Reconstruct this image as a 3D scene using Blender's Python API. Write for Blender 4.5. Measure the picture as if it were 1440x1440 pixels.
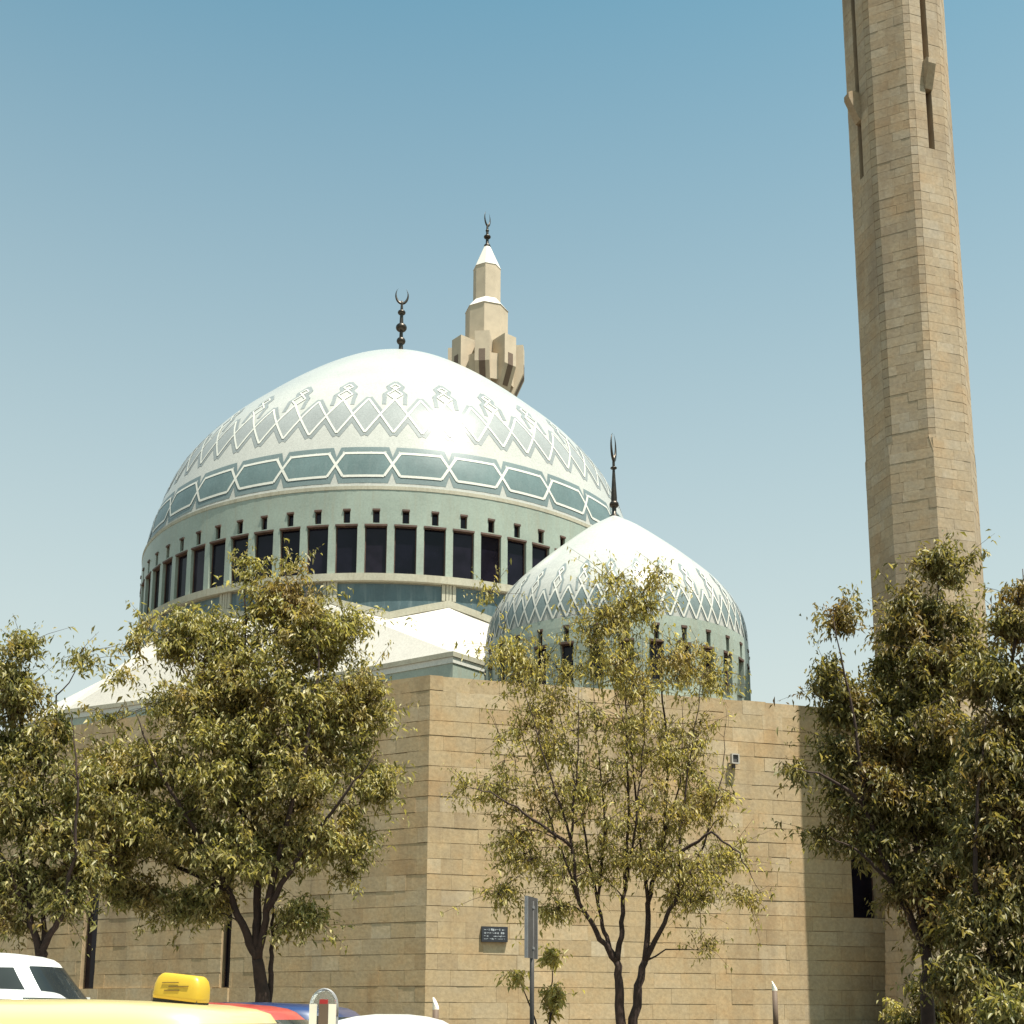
import bpy, bmesh, math, random
import numpy as np
from mathutils import Vector, Matrix

for o in list(bpy.data.objects):
    bpy.data.objects.remove(o, do_unlink=True)
SC = bpy.context.scene
COL = SC.collection
R = math.radians

# ------------------------------------------------------------------ camera
# metres; x to the right, y away from the street, z up, eye level is z = 0
F, PPY, PITCH, ROLL = 1809.56, 1079.8, R(10.8995), R(-0.2265)   # focal length in 1440-pixel units
cam_d = bpy.data.cameras.new('camera')
cam = bpy.data.objects.new('camera', cam_d)
COL.objects.link(cam)
cam_d.sensor_width = 36.0
cam_d.sensor_fit = 'HORIZONTAL'
cam_d.lens = F / 1440.0 * 36.0
cam_d.shift_y = (PPY - 720.0) / 1440.0
cam_d.clip_start = 0.1
cam_d.clip_end = 6000.0
cam.matrix_world = Matrix.Rotation(math.pi / 2 + PITCH, 4, 'X') @ Matrix.Rotation(-ROLL, 4, 'Z')
SC.camera = cam

# ------------------------------------------------------------------ sky and sun
SUN_AZ, SUN_EL = R(131.5), R(69.0)          # azimuth from +y towards +x
world = bpy.data.worlds.new('World')
SC.world = world
world.use_nodes = True
wn = world.node_tree.nodes
wl = world.node_tree.links
bg = wn['Background']
sky = wn.new('ShaderNodeTexSky')
sky.sky_type = 'NISHITA'
sky.sun_disc = False
sky.sun_elevation = SUN_EL
sky.sun_rotation = SUN_AZ
sky.altitude = 900.0
sky.air_density = 1.0
sky.dust_density = 3.0
sky.ozone_density = 1.0
tint = wn.new('ShaderNodeMix')
tint.data_type = 'RGBA'
tint.blend_type = 'MULTIPLY'
tint.inputs[0].default_value = 1.0
tint.inputs[7].default_value = (0.60, 0.97, 0.78, 1.0)
wl.new(sky.outputs[0], tint.inputs[6])
# summer dust haze paling the sky evenly towards the whole horizon
tc = wn.new('ShaderNodeTexCoord')
sx = wn.new('ShaderNodeSeparateXYZ')
wl.new(tc.outputs['Generated'], sx.inputs[0])
mr = wn.new('ShaderNodeMapRange')
mr.inputs['From Min'].default_value = 0.70
mr.inputs['From Max'].default_value = 0.10
mr.inputs['To Min'].default_value = 0.0
mr.inputs['To Max'].default_value = 0.95
wl.new(sx.outputs['Z'], mr.inputs['Value'])
hz = wn.new('ShaderNodeMix')
hz.data_type = 'RGBA'
wl.new(mr.outputs[0], hz.inputs[0])
wl.new(tint.outputs[2], hz.inputs[6])
hz.inputs[7].default_value = (3.45, 3.5, 3.15, 1.0)
wl.new(hz.outputs[2], bg.inputs[0])
bg.inputs[1].default_value = 0.12

sun_d = bpy.data.lights.new('sun', 'SUN')
sun_d.energy = 5.0
sun_d.angle = R(0.5)
sun_d.color = (1.0, 0.95, 0.86)
sun = bpy.data.objects.new('sun', sun_d)
COL.objects.link(sun)
SUN_DIR = Vector((math.cos(SUN_EL) * math.sin(SUN_AZ), math.cos(SUN_EL) * math.cos(SUN_AZ), math.sin(SUN_EL)))
sun.rotation_euler = SUN_DIR.to_track_quat('Z', 'Y').to_euler()
sun.location = (30, -20, 90)

SC.view_settings.view_transform = 'Standard'
SC.view_settings.look = 'None'
SC.view_settings.gamma = 1.0
SC.view_settings.exposure = 0.92
SC.render.engine = 'CYCLES'

# ------------------------------------------------------------------ helpers
def at(x, y, Y):
    """point at plan distance Y seen at survey pixel (x, y)"""
    u2 = (x - 720) / F
    v2 = (PPY - y) / F
    cr, sr = math.cos(ROLL), math.sin(ROLL)
    u = u2 * cr + v2 * sr
    v = -u2 * sr + v2 * cr
    c, s = math.cos(PITCH), math.sin(PITCH)
    k = Y / (c - v * s)
    return Vector((u * k, Y, (s + v * c) * k))

def px_m(Y, z=8.0):
    """metres per survey pixel at plan distance Y"""
    return (Y * math.cos(PITCH) + z * math.sin(PITCH)) / F

def link(o, parent=None):
    COL.objects.link(o)
    if parent is not None:
        o.parent = parent
    return o

def org(parent):
    p = Vector((0, 0, 0))
    while parent is not None:
        p = p + parent.location
        parent = parent.parent
    return p

def thing(name, label, cat, loc=(0, 0, 0), group=None):
    o = bpy.data.objects.new(name, None)
    o.empty_display_size = 0.3
    o.location = loc
    COL.objects.link(o)
    o['label'] = label
    o['category'] = cat
    if group:
        o['group'] = group
    return o

def tag(o, label, cat, group=None):
    o['label'] = label
    o['category'] = cat
    if group:
        o['group'] = group
    return o

def struct(o, kind='structure', label=None):
    o['kind'] = kind
    if label:
        o['label'] = label
    return o

def mesh(name, verts, faces, mats, smooth=False, midx=None):
    me = bpy.data.meshes.new(name)
    me.from_pydata([tuple(v) for v in verts], [], [tuple(f) for f in faces])
    for m in (mats if isinstance(mats, (list, tuple)) else [mats]):
        me.materials.append(m)
    if midx is not None:
        me.polygons.foreach_set('material_index', midx)
    if smooth:
        me.polygons.foreach_set('use_smooth', [True] * len(me.polygons))
    me.update()
    return me

def obj(name, verts, faces, mats, parent=None, smooth=False, midx=None):
    """world-space vertices -> one mesh object, parented"""
    p = org(parent)
    me = mesh(name, [Vector(v) - p for v in verts], faces, mats, smooth, midx)
    return link(bpy.data.objects.new(name, me), parent)

def inst(name, me, parent, M):
    """object sharing mesh data, world matrix M (location/rotation/scale)"""
    o = bpy.data.objects.new(name, me)
    p = org(parent)
    L, Q, S = M.decompose()
    o.location = L - p
    o.rotation_mode = 'QUATERNION'
    o.rotation_quaternion = Q
    o.scale = S
    return link(o, parent)

class MB:
    """collects shapes into one mesh"""
    def __init__(self):
        self.v = []
        self.f = []
    def add(self, vs, fs):
        n = len(self.v)
        self.v += [Vector(v) for v in vs]
        self.f += [tuple(i + n for i in f) for f in fs]
        return self
    def box(self, c, s, M=None):
        vs = [Vector((x * s[0] / 2, y * s[1] / 2, z * s[2] / 2)) for x in (-1, 1) for y in (-1, 1) for z in (-1, 1)]
        if M is not None:
            vs = [M @ v for v in vs]
        vs = [v + Vector(c) for v in vs]
        return self.add(vs, BOXF)
    def quad(self, a, b, c, d):
        return self.add([a, b, c, d], [(0, 1, 2, 3)])
    def lathe(self, prof, n=24, c=(0, 0, 0)):
        c = Vector(c)
        vs = []
        for r, z in prof:
            for i in range(n):
                a = 2 * math.pi * i / n
                vs.append(c + Vector((r * math.cos(a), r * math.sin(a), z)))
        fs = []
        for j in range(len(prof) - 1):
            for i in range(n):
                k = (i + 1) % n
                fs.append((j * n + i, j * n + k, (j + 1) * n + k, (j + 1) * n + i))
        fs.append(tuple(reversed(range(n))))
        fs.append(tuple((len(prof) - 1) * n + i for i in range(n)))
        return self.add(vs, fs)
    def tube(self, pts, rad, n=6):
        pts = [Vector(p) for p in pts]
        vs = []
        for i, p in enumerate(pts):
            d = (pts[min(i + 1, len(pts) - 1)] - pts[max(i - 1, 0)]).normalized()
            a = d.cross(Vector((0.31, 0.95, 0.05)))
            a = a.normalized() if a.length > 1e-4 else Vector((1, 0, 0))
            b = d.cross(a)
            r = rad[i] if isinstance(rad, (list, tuple)) else rad
            for k in range(n):
                t = 2 * math.pi * k / n
                vs.append(p + a * (r * math.cos(t)) + b * (r * math.sin(t)))
        fs = []
        for j in range(len(pts) - 1):
            for k in range(n):
                m = (k + 1) % n
                fs.append((j * n + k, j * n + m, (j + 1) * n + m, (j + 1) * n + k))
        fs.append(tuple(reversed(range(n))))
        fs.append(tuple((len(pts) - 1) * n + k for k in range(n)))
        return self.add(vs, fs)
    def prism(self, poly, z0, z1):
        n = len(poly)
        vs = [Vector((p[0], p[1], z0)) for p in poly] + [Vector((p[0], p[1], z1)) for p in poly]
        fs = [(i, (i + 1) % n, n + (i + 1) % n, n + i) for i in range(n)]
        fs += [tuple(reversed(range(n))), tuple(range(n, 2 * n))]
        return self.add(vs, fs)
    def build(self, name, mat, parent=None, smooth=False):
        return obj(name, self.v, self.f, mat, parent, smooth)

BOXF = [(0, 1, 3, 2), (4, 6, 7, 5), (0, 4, 5, 1), (2, 3, 7, 6), (0, 2, 6, 4), (1, 5, 7, 3)]
def box_mesh(name, mat):
    vs = [(x * .5, y * .5, z * .5) for x in (-1, 1) for y in (-1, 1) for z in (-1, 1)]
    return mesh(name, vs, BOXF, mat)

# ------------------------------------------------------------------ materials
def new_mat(name):
    m = bpy.data.materials.new(name)
    m.use_nodes = True
    nt = m.node_tree
    b = nt.nodes['Principled BSDF']
    return m, nt, b

def N(nt, t, **kw):
    n = nt.nodes.new(t)
    for k, v in kw.items():
        setattr(n, k, v)
    return n

def noise(nt, scale, detail=4.0, rough=0.6, vec=None):
    n = N(nt, 'ShaderNodeTexNoise')
    n.inputs['Scale'].default_value = scale
    n.inputs['Detail'].default_value = detail
    n.inputs['Roughness'].default_value = rough
    if vec is not None:
        nt.links.new(vec, n.inputs['Vector'])
    return n

def ramp(nt, fac, stops):
    r = N(nt, 'ShaderNodeValToRGB')
    e = r.color_ramp.elements
    while len(e) < len(stops):
        e.new(0.5)
    for el, (p, c) in zip(e, stops):
        el.position = p
        el.color = (c[0], c[1], c[2], 1)
    nt.links.new(fac, r.inputs[0])
    return r

def mixc(nt, mode, fac, a, b):
    m = N(nt, 'ShaderNodeMix', data_type='RGBA', blend_type=mode)
    for s, v in ((0, fac), (6, a), (7, b)):
        if hasattr(v, 'links'):
            nt.links.new(v, m.inputs[s])
        elif isinstance(v, (tuple, list)):
            m.inputs[s].default_value = (v[0], v[1], v[2], 1)
        else:
            m.inputs[s].default_value = v
    return m.outputs[2]

def wpos(nt):
    return N(nt, 'ShaderNodeNewGeometry').outputs['Position']

def simple(name, col, rough=0.6, metal=0.0, var=0.12, scale=3.0, spec=0.5):
    m, nt, b = new_mat(name)
    n = noise(nt, scale, vec=wpos(nt))
    c0 = [max(0, c * (1 - var)) for c in col]
    c1 = [min(1, c * (1 + var)) for c in col]
    r = ramp(nt, n.outputs[0], [(0.3, c0), (0.7, c1)])
    nt.links.new(r.outputs[0], b.inputs['Base Color'])
    b.inputs['Roughness'].default_value = rough
    b.inputs['Metallic'].default_value = metal
    b.inputs['Specular IOR Level'].default_value = spec
    return m

def stone_mat(name, c_lo, c_mid, c_hi, stain=(0.20, 0.13, 0.07), bump=0.25):
    """each block has its own tone; grain and rain stains on top"""
    m, nt, b = new_mat(name)
    oi = N(nt, 'ShaderNodeObjectInfo')
    ge = N(nt, 'ShaderNodeNewGeometry')
    ad = N(nt, 'ShaderNodeMath', operation='ADD')
    nt.links.new(oi.outputs['Random'], ad.inputs[0])
    nt.links.new(ge.outputs['Random Per Island'], ad.inputs[1])
    fr = N(nt, 'ShaderNodeMath', operation='FRACT')
    nt.links.new(ad.outputs[0], fr.inputs[0])
    base = ramp(nt, fr.outputs[0], [(0.0, c_lo), (0.3, c_mid), (0.7, c_mid), (1.0, c_hi)])
    base.color_ramp.interpolation = 'LINEAR'
    pos = ge.outputs['Position']
    fine = noise(nt, 7.0, 6.0, 0.65, pos)
    g = ramp(nt, fine.outputs[0], [(0.3, (0.78, 0.77, 0.75)), (0.7, (1.08, 1.08, 1.08))])
    c = mixc(nt, 'MULTIPLY', 1.0, base.outputs[0], g.outputs[0])
    big = noise(nt, 0.16, 5.0, 0.62, pos)
    mp = N(nt, 'ShaderNodeMapping')
    mp.inputs['Scale'].default_value = (1.1, 1.1, 0.16)
    nt.links.new(pos, mp.inputs[0])
    streak = noise(nt, 0.9, 4.0, 0.6, mp.outputs[0])
    mu = N(nt, 'ShaderNodeMath', operation='MULTIPLY')
    nt.links.new(big.outputs[0], mu.inputs[0])
    nt.links.new(streak.outputs[0], mu.inputs[1])
    sf = ramp(nt, mu.outputs[0], [(0.24, (0, 0, 0)), (0.42, (0.55, 0.55, 0.55))])
    c = mixc(nt, 'MIX', sf.outputs[0], c, stain)
    hue = noise(nt, 0.55, 4.0, 0.7, pos)
    hr = ramp(nt, hue.outputs[0], [(0.32, (1.06, 0.97, 0.88)), (0.50, (1.0, 1.0, 1.0)), (0.68, (0.93, 0.97, 1.05))])
    c = mixc(nt, 'MULTIPLY', 1.0, c, hr.outputs[0])
    nt.links.new(c, b.inputs['Base Color'])
    b.inputs['Roughness'].default_value = 0.88
    b.inputs['Specular IOR Level'].default_value = 0.25
    bp = N(nt, 'ShaderNodeBump')
    bp.inputs['Strength'].default_value = bump
    bp.inputs['Distance'].default_value = 0.03
    nt.links.new(fine.outputs[0], bp.inputs['Height'])
    nt.links.new(bp.outputs[0], b.inputs['Normal'])
    return m

def glaze(name, col, rough=0.3, var=0.10, streaks=0.0, dirt=(0.30, 0.24, 0.15), spec=0.5):
    """small glazed mosaic: tone wanders a little, rain streaks, fine tile relief"""
    m, nt, b = new_mat(name)
    pos = wpos(nt)
    n1 = noise(nt, 0.35, 4.0, 0.6, pos)
    n2 = noise(nt, 9.0, 3.0, 0.6, pos)
    r1 = ramp(nt, n1.outputs[0], [(0.3, [c * (1 - var) for c in col]), (0.7, [min(1, c * (1 + var)) for c in col])])
    r2 = ramp(nt, n2.outputs[0], [(0.3, (0.86, 0.87, 0.87)), (0.7, (1.06, 1.06, 1.06))])
    c = mixc(nt, 'MULTIPLY', 1.0, r1.outputs[0], r2.outputs[0])
    if streaks > 0:
        mp = N(nt, 'ShaderNodeMapping')
        mp.inputs['Scale'].default_value = (2.2, 2.2, 0.22)
        nt.links.new(pos, mp.inputs[0])
        st = noise(nt, 1.6, 5.0, 0.65, mp.outputs[0])
        sf = ramp(nt, st.outputs[0], [(0.48, (0, 0, 0)), (0.72, (streaks, streaks, streaks))])
        c = mixc(nt, 'MIX', sf.outputs[0], c, dirt)
    nt.links.new(c, b.inputs['Base Color'])
    b.inputs['Roughness'].default_value = rough
    b.inputs['Specular IOR Level'].default_value = spec
    bp = N(nt, 'ShaderNodeBump')
    bp.inputs['Strength'].default_value = 0.10
    bp.inputs['Distance'].default_value = 0.02
    nt.links.new(n2.outputs[0], bp.inputs['Height'])
    nt.links.new(bp.outputs[0], b.inputs['Normal'])
    return m

def leaf_mat(name, cols, brown, browness=0.5, trans=0.35):
    m, nt, b = new_mat(name)
    ge = N(nt, 'ShaderNodeNewGeometry')
    k = len(cols)
    rp = ramp(nt, ge.outputs['Random Per Island'], [(i / (k - 1), c) for i, c in enumerate(cols)])
    nz = noise(nt, 1.1, 4.0, 0.65, ge.outputs['Position'])
    bf = ramp(nt, nz.outputs[0], [(0.50, (0, 0, 0)), (0.68, (browness,) * 3)])
    c = mixc(nt, 'MIX', bf.outputs[0], rp.outputs[0], brown)
    nt.links.new(c, b.inputs['Base Color'])
    b.inputs['Roughness'].default_value = 0.45
    b.inputs['Specular IOR Level'].default_value = 0.45
    tr = N(nt, 'ShaderNodeBsdfTranslucent')
    tc = mixc(nt, 'MULTIPLY', 1.0, c, (1.25, 1.2, 0.6))
    nt.links.new(tc, tr.inputs[0])
    mx = N(nt, 'ShaderNodeMixShader')
    mx.inputs[0].default_value = trans
    nt.links.new(b.outputs[0], mx.inputs[1])
    nt.links.new(tr.outputs[0], mx.inputs[2])
    nt.links.new(mx.outputs[0], nt.nodes['Material Output'].inputs[0])
    return m

def glass_dark(name, col=(0.005, 0.0045, 0.008), rough=0.12):
    m, nt, b = new_mat(name)
    n = noise(nt, 0.8, 2.0, 0.5, wpos(nt))
    r = ramp(nt, n.outputs[0], [(0.35, col), (0.7, [c * 2.2 for c in col])])
    oi = N(nt, 'ShaderNodeObjectInfo')
    rv = ramp(nt, oi.outputs['Random'], [(0.0, (0.6, 0.6, 0.7)), (0.7, (1.2, 1.1, 1.1)), (1.0, (3.0, 2.4, 2.0))])  # lighter reflections on some panes put into the glass colour
    cc = mixc(nt, 'MULTIPLY', 1.0, r.outputs[0], rv.outputs[0])
    nt.links.new(cc, b.inputs['Base Color'])
    b.inputs['Roughness'].default_value = rough
    b.inputs['Specular IOR Level'].default_value = 0.22
    return m

def paint(name, col, rough=0.25, coat=0.6):
    m, nt, b = new_mat(name)
    n = noise(nt, 1.3, 4.0, 0.6, wpos(nt))
    r = ramp(nt, n.outputs[0], [(0.3, [c * 0.93 for c in col]), (0.75, col)])
    nt.links.new(r.outputs[0], b.inputs['Base Color'])
    b.inputs['Roughness'].default_value = rough + 0.12
    b.inputs['Coat Weight'].default_value = coat
    b.inputs['Coat Roughness'].default_value = 0.08
    return m

M = {}
M['stone'] = stone_mat('wall_limestone', (0.37, 0.270, 0.155), (0.425, 0.318, 0.185), (0.475, 0.375, 0.24))
M['joint'] = simple('mortar_joint', (0.29, 0.21, 0.12), 0.95, var=0.4, scale=0.8)
M['mjoint'] = simple('minaret_joint', (0.30, 0.225, 0.145), 0.95, var=0.2, scale=0.8)
M['minaret'] = stone_mat('minaret_limestone', (0.345, 0.262, 0.17), (0.385, 0.298, 0.195), (0.42, 0.338, 0.235))
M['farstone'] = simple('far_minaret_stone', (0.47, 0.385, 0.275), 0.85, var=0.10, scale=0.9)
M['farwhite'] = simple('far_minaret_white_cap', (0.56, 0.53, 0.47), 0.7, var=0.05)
M['dome'] = glaze('dome_white_mosaic', (0.425, 0.422, 0.385), 0.24, 0.05, 0.14, (0.29, 0.28, 0.25), spec=0.11)
M['drum'] = glaze('drum_mint_mosaic', (0.300, 0.345, 0.288), 0.4, 0.12, 0.26)
M['teal'] = glaze('teal_mosaic', (0.128, 0.178, 0.175), 0.35, 0.16, 0.15, (0.26, 0.28, 0.27), spec=0.25)
M['border'] = glaze('grey_teal_mosaic', (0.155, 0.195, 0.193), 0.35, 0.10, spec=0.25)
M['pale'] = glaze('overlit_grey_mosaic', (0.285, 0.298, 0.288), 0.32, 0.08, spec=0.12)  # teal pattern painted paler, putting the overexposed sunlit look into its colour
M['paleline'] = glaze('overlit_grey_outline', (0.245, 0.262, 0.255), 0.32, 0.08, spec=0.12)  # outline paled in colour for the same strong sun
M['steal'] = glaze('small_dome_teal_mosaic', (0.175, 0.215, 0.212), 0.35, 0.16, spec=0.25)
M['sline'] = glaze('small_dome_grey_mosaic', (0.215, 0.245, 0.24), 0.35, 0.1, spec=0.25)
M['strap'] = glaze('white_strap_mosaic', (0.60, 0.585, 0.52), 0.35, 0.06, spec=0.2)
M['panel'] = glaze('weathered_blue_panel', (0.065, 0.105, 0.115), 0.35, 0.25, 0.28, (0.32, 0.36, 0.35))
M['trim'] = glaze('tan_concrete_trim', (0.42, 0.39, 0.30), 0.7, 0.12, 0.3, (0.22, 0.16, 0.09), spec=0.3)
M['rust'] = simple('rusty_brown_frame', (0.085, 0.045, 0.030), 0.7, var=0.3, scale=2.0)
M['glass'] = glass_dark('dark_window_glass')
M['roof'] = glaze('white_roof_membrane', (0.50, 0.465, 0.41), 0.75, 0.05, spec=0.2)
M['bronze'] = simple('dark_bronze', (0.055, 0.045, 0.035), 0.38, 0.75, 0.25, 4.0)
M['bark'] = simple('dark_bark', (0.040, 0.022, 0.015), 0.9, var=0.35, scale=9.0)
M['asphalt'] = simple('asphalt', (0.05, 0.05, 0.05), 0.9, var=0.2, scale=6.0)
M['paving'] = simple('paving', (0.15, 0.125, 0.095), 0.85, var=0.15, scale=2.0)
M['soil'] = simple('dry_ground', (0.11, 0.09, 0.06), 0.95, var=0.2, scale=0.4)
M['kerb'] = simple('kerb_stone', (0.40, 0.37, 0.32), 0.85)
M['yellow'] = paint('taxi_yellow_paint', (0.66, 0.54, 0.25))
M['white'] = paint('white_car_paint', (0.78, 0.78, 0.76))
M['red'] = paint('faded_red_paint', (0.52, 0.06, 0.05))
M['blue'] = paint('blue_car_paint', (0.014, 0.034, 0.12))
M['carglass'] = glass_dark('car_glass', (0.02, 0.026, 0.026), 0.05)
M['rubber'] = simple('black_rubber', (0.02, 0.02, 0.02), 0.8)
M['chrome'] = simple('chrome', (0.6, 0.6, 0.6), 0.25, 0.9, 0.05)
M['signyellow'] = simple('taxi_sign_plastic', (0.50, 0.33, 0.025), 0.4, var=0.06)
M['signdark'] = simple('dark_print', (0.16, 0.10, 0.02), 0.6)
M['greymetal'] = simple('weathered_grey_metal', (0.075, 0.068, 0.064), 0.6, 0.3, 0.2, 5.0)
M['lightmetal'] = simple('pale_galvanised', (0.24, 0.235, 0.23), 0.55, 0.4, 0.15, 6.0)
M['plaque'] = simple('black_plaque', (0.022, 0.024, 0.030), 0.4)
M['letter'] = simple('pale_lettering', (0.33, 0.35, 0.37), 0.6)
M['postdark'] = simple('dark_post', (0.13, 0.085, 0.055), 0.7)
M['postwhite'] = simple('white_cap', (0.80, 0.75, 0.62), 0.6)
M['lampred'] = simple('red_lamp_plastic', (0.35, 0.02, 0.02), 0.35)

# ------------------------------------------------------------------ ground, road, pavement
def gz(Y):
    return float(np.interp(Y, [-500, 10.5, 18.0, 40.0, 4000], [-1.4, -1.4, -0.68, -0.50, -0.50]))

ys = [-400, -60, 0, 6, 10.5, 12, 14, 16, 18, 24, 32, 40, 60, 120, 300, 900, 3000]
xs = [-3000, -600, -120, -40, -12, 0, 12, 40, 120, 600, 3000]
def sheet(name, x_list, y_list, dz, mat):
    vs = [(x, y, gz(y) + dz) for y in y_list for x in x_list]
    n = len(x_list)
    fs = [(j * n + i, j * n + i + 1, (j + 1) * n + i + 1, (j + 1) * n + i) for j in range(len(y_list) - 1) for i in range(n - 1)]
    return struct(obj(name, vs, fs, mat))
sheet('ground', xs, ys, -0.02, M['soil'])
sheet('road', [-160, -40, 0, 40, 160], [-6, 0, 6, 10.5, 12, 14, 16, 17.4], 0.0, M['asphalt'])
m = MB()
for x0 in range(-60, 60, 2):
    m.box((x0 + 1, 17.5, gz(17.5) + 0.06), (1.985, 0.2, 0.26))
struct(m.build('kerb', M['kerb']))
vs = [(-120, 17.61, gz(17.61) + 0.12), (120, 17.61, gz(17.61) + 0.12), (120, 24, gz(24) + 0.12), (-120, 24, gz(24) + 0.12), (120, 30, gz(30) + 0.12), (-120, 30, gz(30) + 0.12)]
struct(obj('pavement', vs, [(0, 1, 2, 3), (3, 2, 4, 5)], M['paving']))

# ------------------------------------------------------------------ domes
def catmull(pts, n):
    P = [Vector((a, b)) for a, b in pts]
    P = [P[0] * 2 - P[1]] + P + [P[-1] * 2 - P[-2]]
    out = []
    for i in range(1, len(P) - 2):
        for k in range(n):
            t = k / n
            a, b, c, d = P[i - 1], P[i], P[i + 1], P[i + 2]
            out.append(0.5 * ((2 * b) + (c - a) * t + (2 * a - 5 * b + 4 * c - d) * t * t + (3 * b - a - 3 * c + d) * t ** 3))
    out.append(P[-2])
    return out

class Dome:
    def __init__(self, C, prof):
        self.C = C
        self.p = catmull(prof, 6)
        self.z = [q[1] for q in self.p]
        self.r = [max(q[0], 0.0) for q in self.p]
    def rad(self, z):
        return float(np.interp(z, self.z, self.r))
    def pt(self, th, z, off=0.0):
        r = self.rad(z)
        dr = (self.rad(z + 0.15) - self.rad(z - 0.15)) / 0.3
        k = 1 / math.hypot(1, dr)
        t = R(th)
        r += off * k
        return Vector((self.C[0] + r * math.sin(t), self.C[1] - r * math.cos(t), z - dr * k * off))
    def shell(self, name, mat, parent, n=128):
        vs, fs = [], []
        for r, z in zip(self.r, self.z):
            for i in range(n):
                a = 2 * math.pi * i / n
                vs.append((self.C[0] + r * math.sin(a), self.C[1] - r * math.cos(a), z))
        for j in range(len(self.r) - 1):
            for i in range(n):
                k = (i + 1) % n
                fs.append((j * n + i, j * n + k, (j + 1) * n + k, (j + 1) * n + i))
        fs.append(tuple((len(self.r) - 1) * n + i for i in range(n)))
        return obj(name, vs, fs, mat, parent, True)
    def patch(self, mb, quad, off, nu=6, nv=4, th=None):
        """quad: four (theta, z) corners draped on the dome"""
        (a, b, c, d) = quad
        vs = []
        for j in range(nv + 1):
            for i in range(nu + 1):
                u, v = i / nu, j / nv
                t = (a[0] * (1 - u) + b[0] * u) * (1 - v) + (d[0] * (1 - u) + c[0] * u) * v
                z = (a[1] * (1 - u) + b[1] * u) * (1 - v) + (d[1] * (1 - u) + c[1] * u) * v
                vs.append(self.pt(t, z, off))
        n = nu + 1
        mb.add(vs, [(j * n + i, j * n + i + 1, (j + 1) * n + i + 1, (j + 1) * n + i) for j in range(nv) for i in range(nu)])
    def line(self, mb, p, q, w, off, steps=6):
        """strap of width w metres from p to q in (theta, z)"""
        pts = [(p[0] + (q[0] - p[0]) * i / steps, p[1] + (q[1] - p[1]) * i / steps) for i in range(steps + 1)]
        P = [self.pt(t, z, off) for t, z in pts]
        vs = []
        for i, (t, z) in enumerate(pts):
            d = (P[min(i + 1, steps)] - P[max(i - 1, 0)]).normalized()
            nrm = (self.pt(t, z, 1.0) - self.pt(t, z, 0.0)).normalized()
            s = d.cross(nrm) * (w / 2)
            vs += [P[i] - s, P[i] + s]
        mb.add(vs, [(2 * i, 2 * i + 1, 2 * i + 3, 2 * i + 2) for i in range(steps)])
    def poly(self, mb, p, w, off, closed=False, steps=4):
        n = len(p)
        for i in range(n if closed else n - 1):
            a, b = p[i], p[(i + 1) % n]
            # lengthen a little so that the mitres meet
            self.line(mb, a, b, w, off + 0.0012 * (i % 3), steps)

def lattice(dome, parent, n2, ph, zb, zc, zt, zo, span, w, wo):
    """row of diamonds with a knot above every second one; zb bottom tip, zc crossing, zt top, zo knot top"""
    st = 360.0 / n2
    straps, outl = MB(), MB()
    for k in range(n2):
        c = ph + (k - n2 // 2) * st
        c = (c + 180) % 360 - 180
        if not (-span <= c <= span):
            continue
        L, Rr = c - st / 2, c + st / 2
        tall = k % 2 == 0
        d = MB()
        dome.patch(d, [(c, zb), (Rr, zc), (c, zt), (L, zc)], 0.02, 5, 5)
        d.build('diamond_tile_panel', M['pale'] if dome.C == CM else M['steal'], parent, True)
        for s in (L, Rr):
            dome.line(straps, (c, zb), (s, zc), w, 0.036)
            dome.line(straps, (s, zc), (c, zt), w, 0.038)
            # wide darker surround under the lower points
            e = (zc - zb) * 0.12
            dome.line(outl, (c, zb - 0.75 * wo), (s, zc - 0.75 * wo), wo * 2.0, 0.010)
            if not tall:
                dome.line(outl, (s, zc + 0.8 * wo), (c, zt + 0.8 * wo), wo * 1.6, 0.012)
        if tall:
            h = zo - zt
            a, b2 = st * 0.30, st * 0.20
            p1 = [(c, zt), (c + a, zt + h * 0.30), (c, zt + h * 0.60), (c - a, zt + h * 0.30)]
            p2 = [(c, zt + h * 0.60), (c + b2, zt + h * 0.79), (c, zt + h * 0.98), (c - b2, zt + h * 0.79)]
            for pp in (p1, p2):
                for i in range(4):
                    dome.line(straps, pp[i], pp[(i + 1) % 4], w * 0.8, 0.040, 3)
            q = [(c - st * 0.40, zt - (zt - zc) * 0.35), (c - st * 0.40, zt + h * 0.08), (c - a - st * 0.13, zt + h * 0.30), (c - st * 0.2, zt + h * 0.55),
                 (c - b2 - st * 0.12, zt + h * 0.80), (c, zt + h * 1.16)]
            for i in range(len(q) - 1):
                dome.line(outl, q[i], q[i + 1], wo * 1.1, 0.013, 3)
                dome.line(outl, (2 * c - q[i][0], q[i][1]), (2 * c - q[i + 1][0], q[i + 1][1]), wo * 1.1, 0.014, 3)
    straps.build('white_strap_lattice', M['strap'], parent, True)
    outl.build('lattice_outline', M['paleline'] if dome.C == CM else M['sline'], parent, True)

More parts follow.
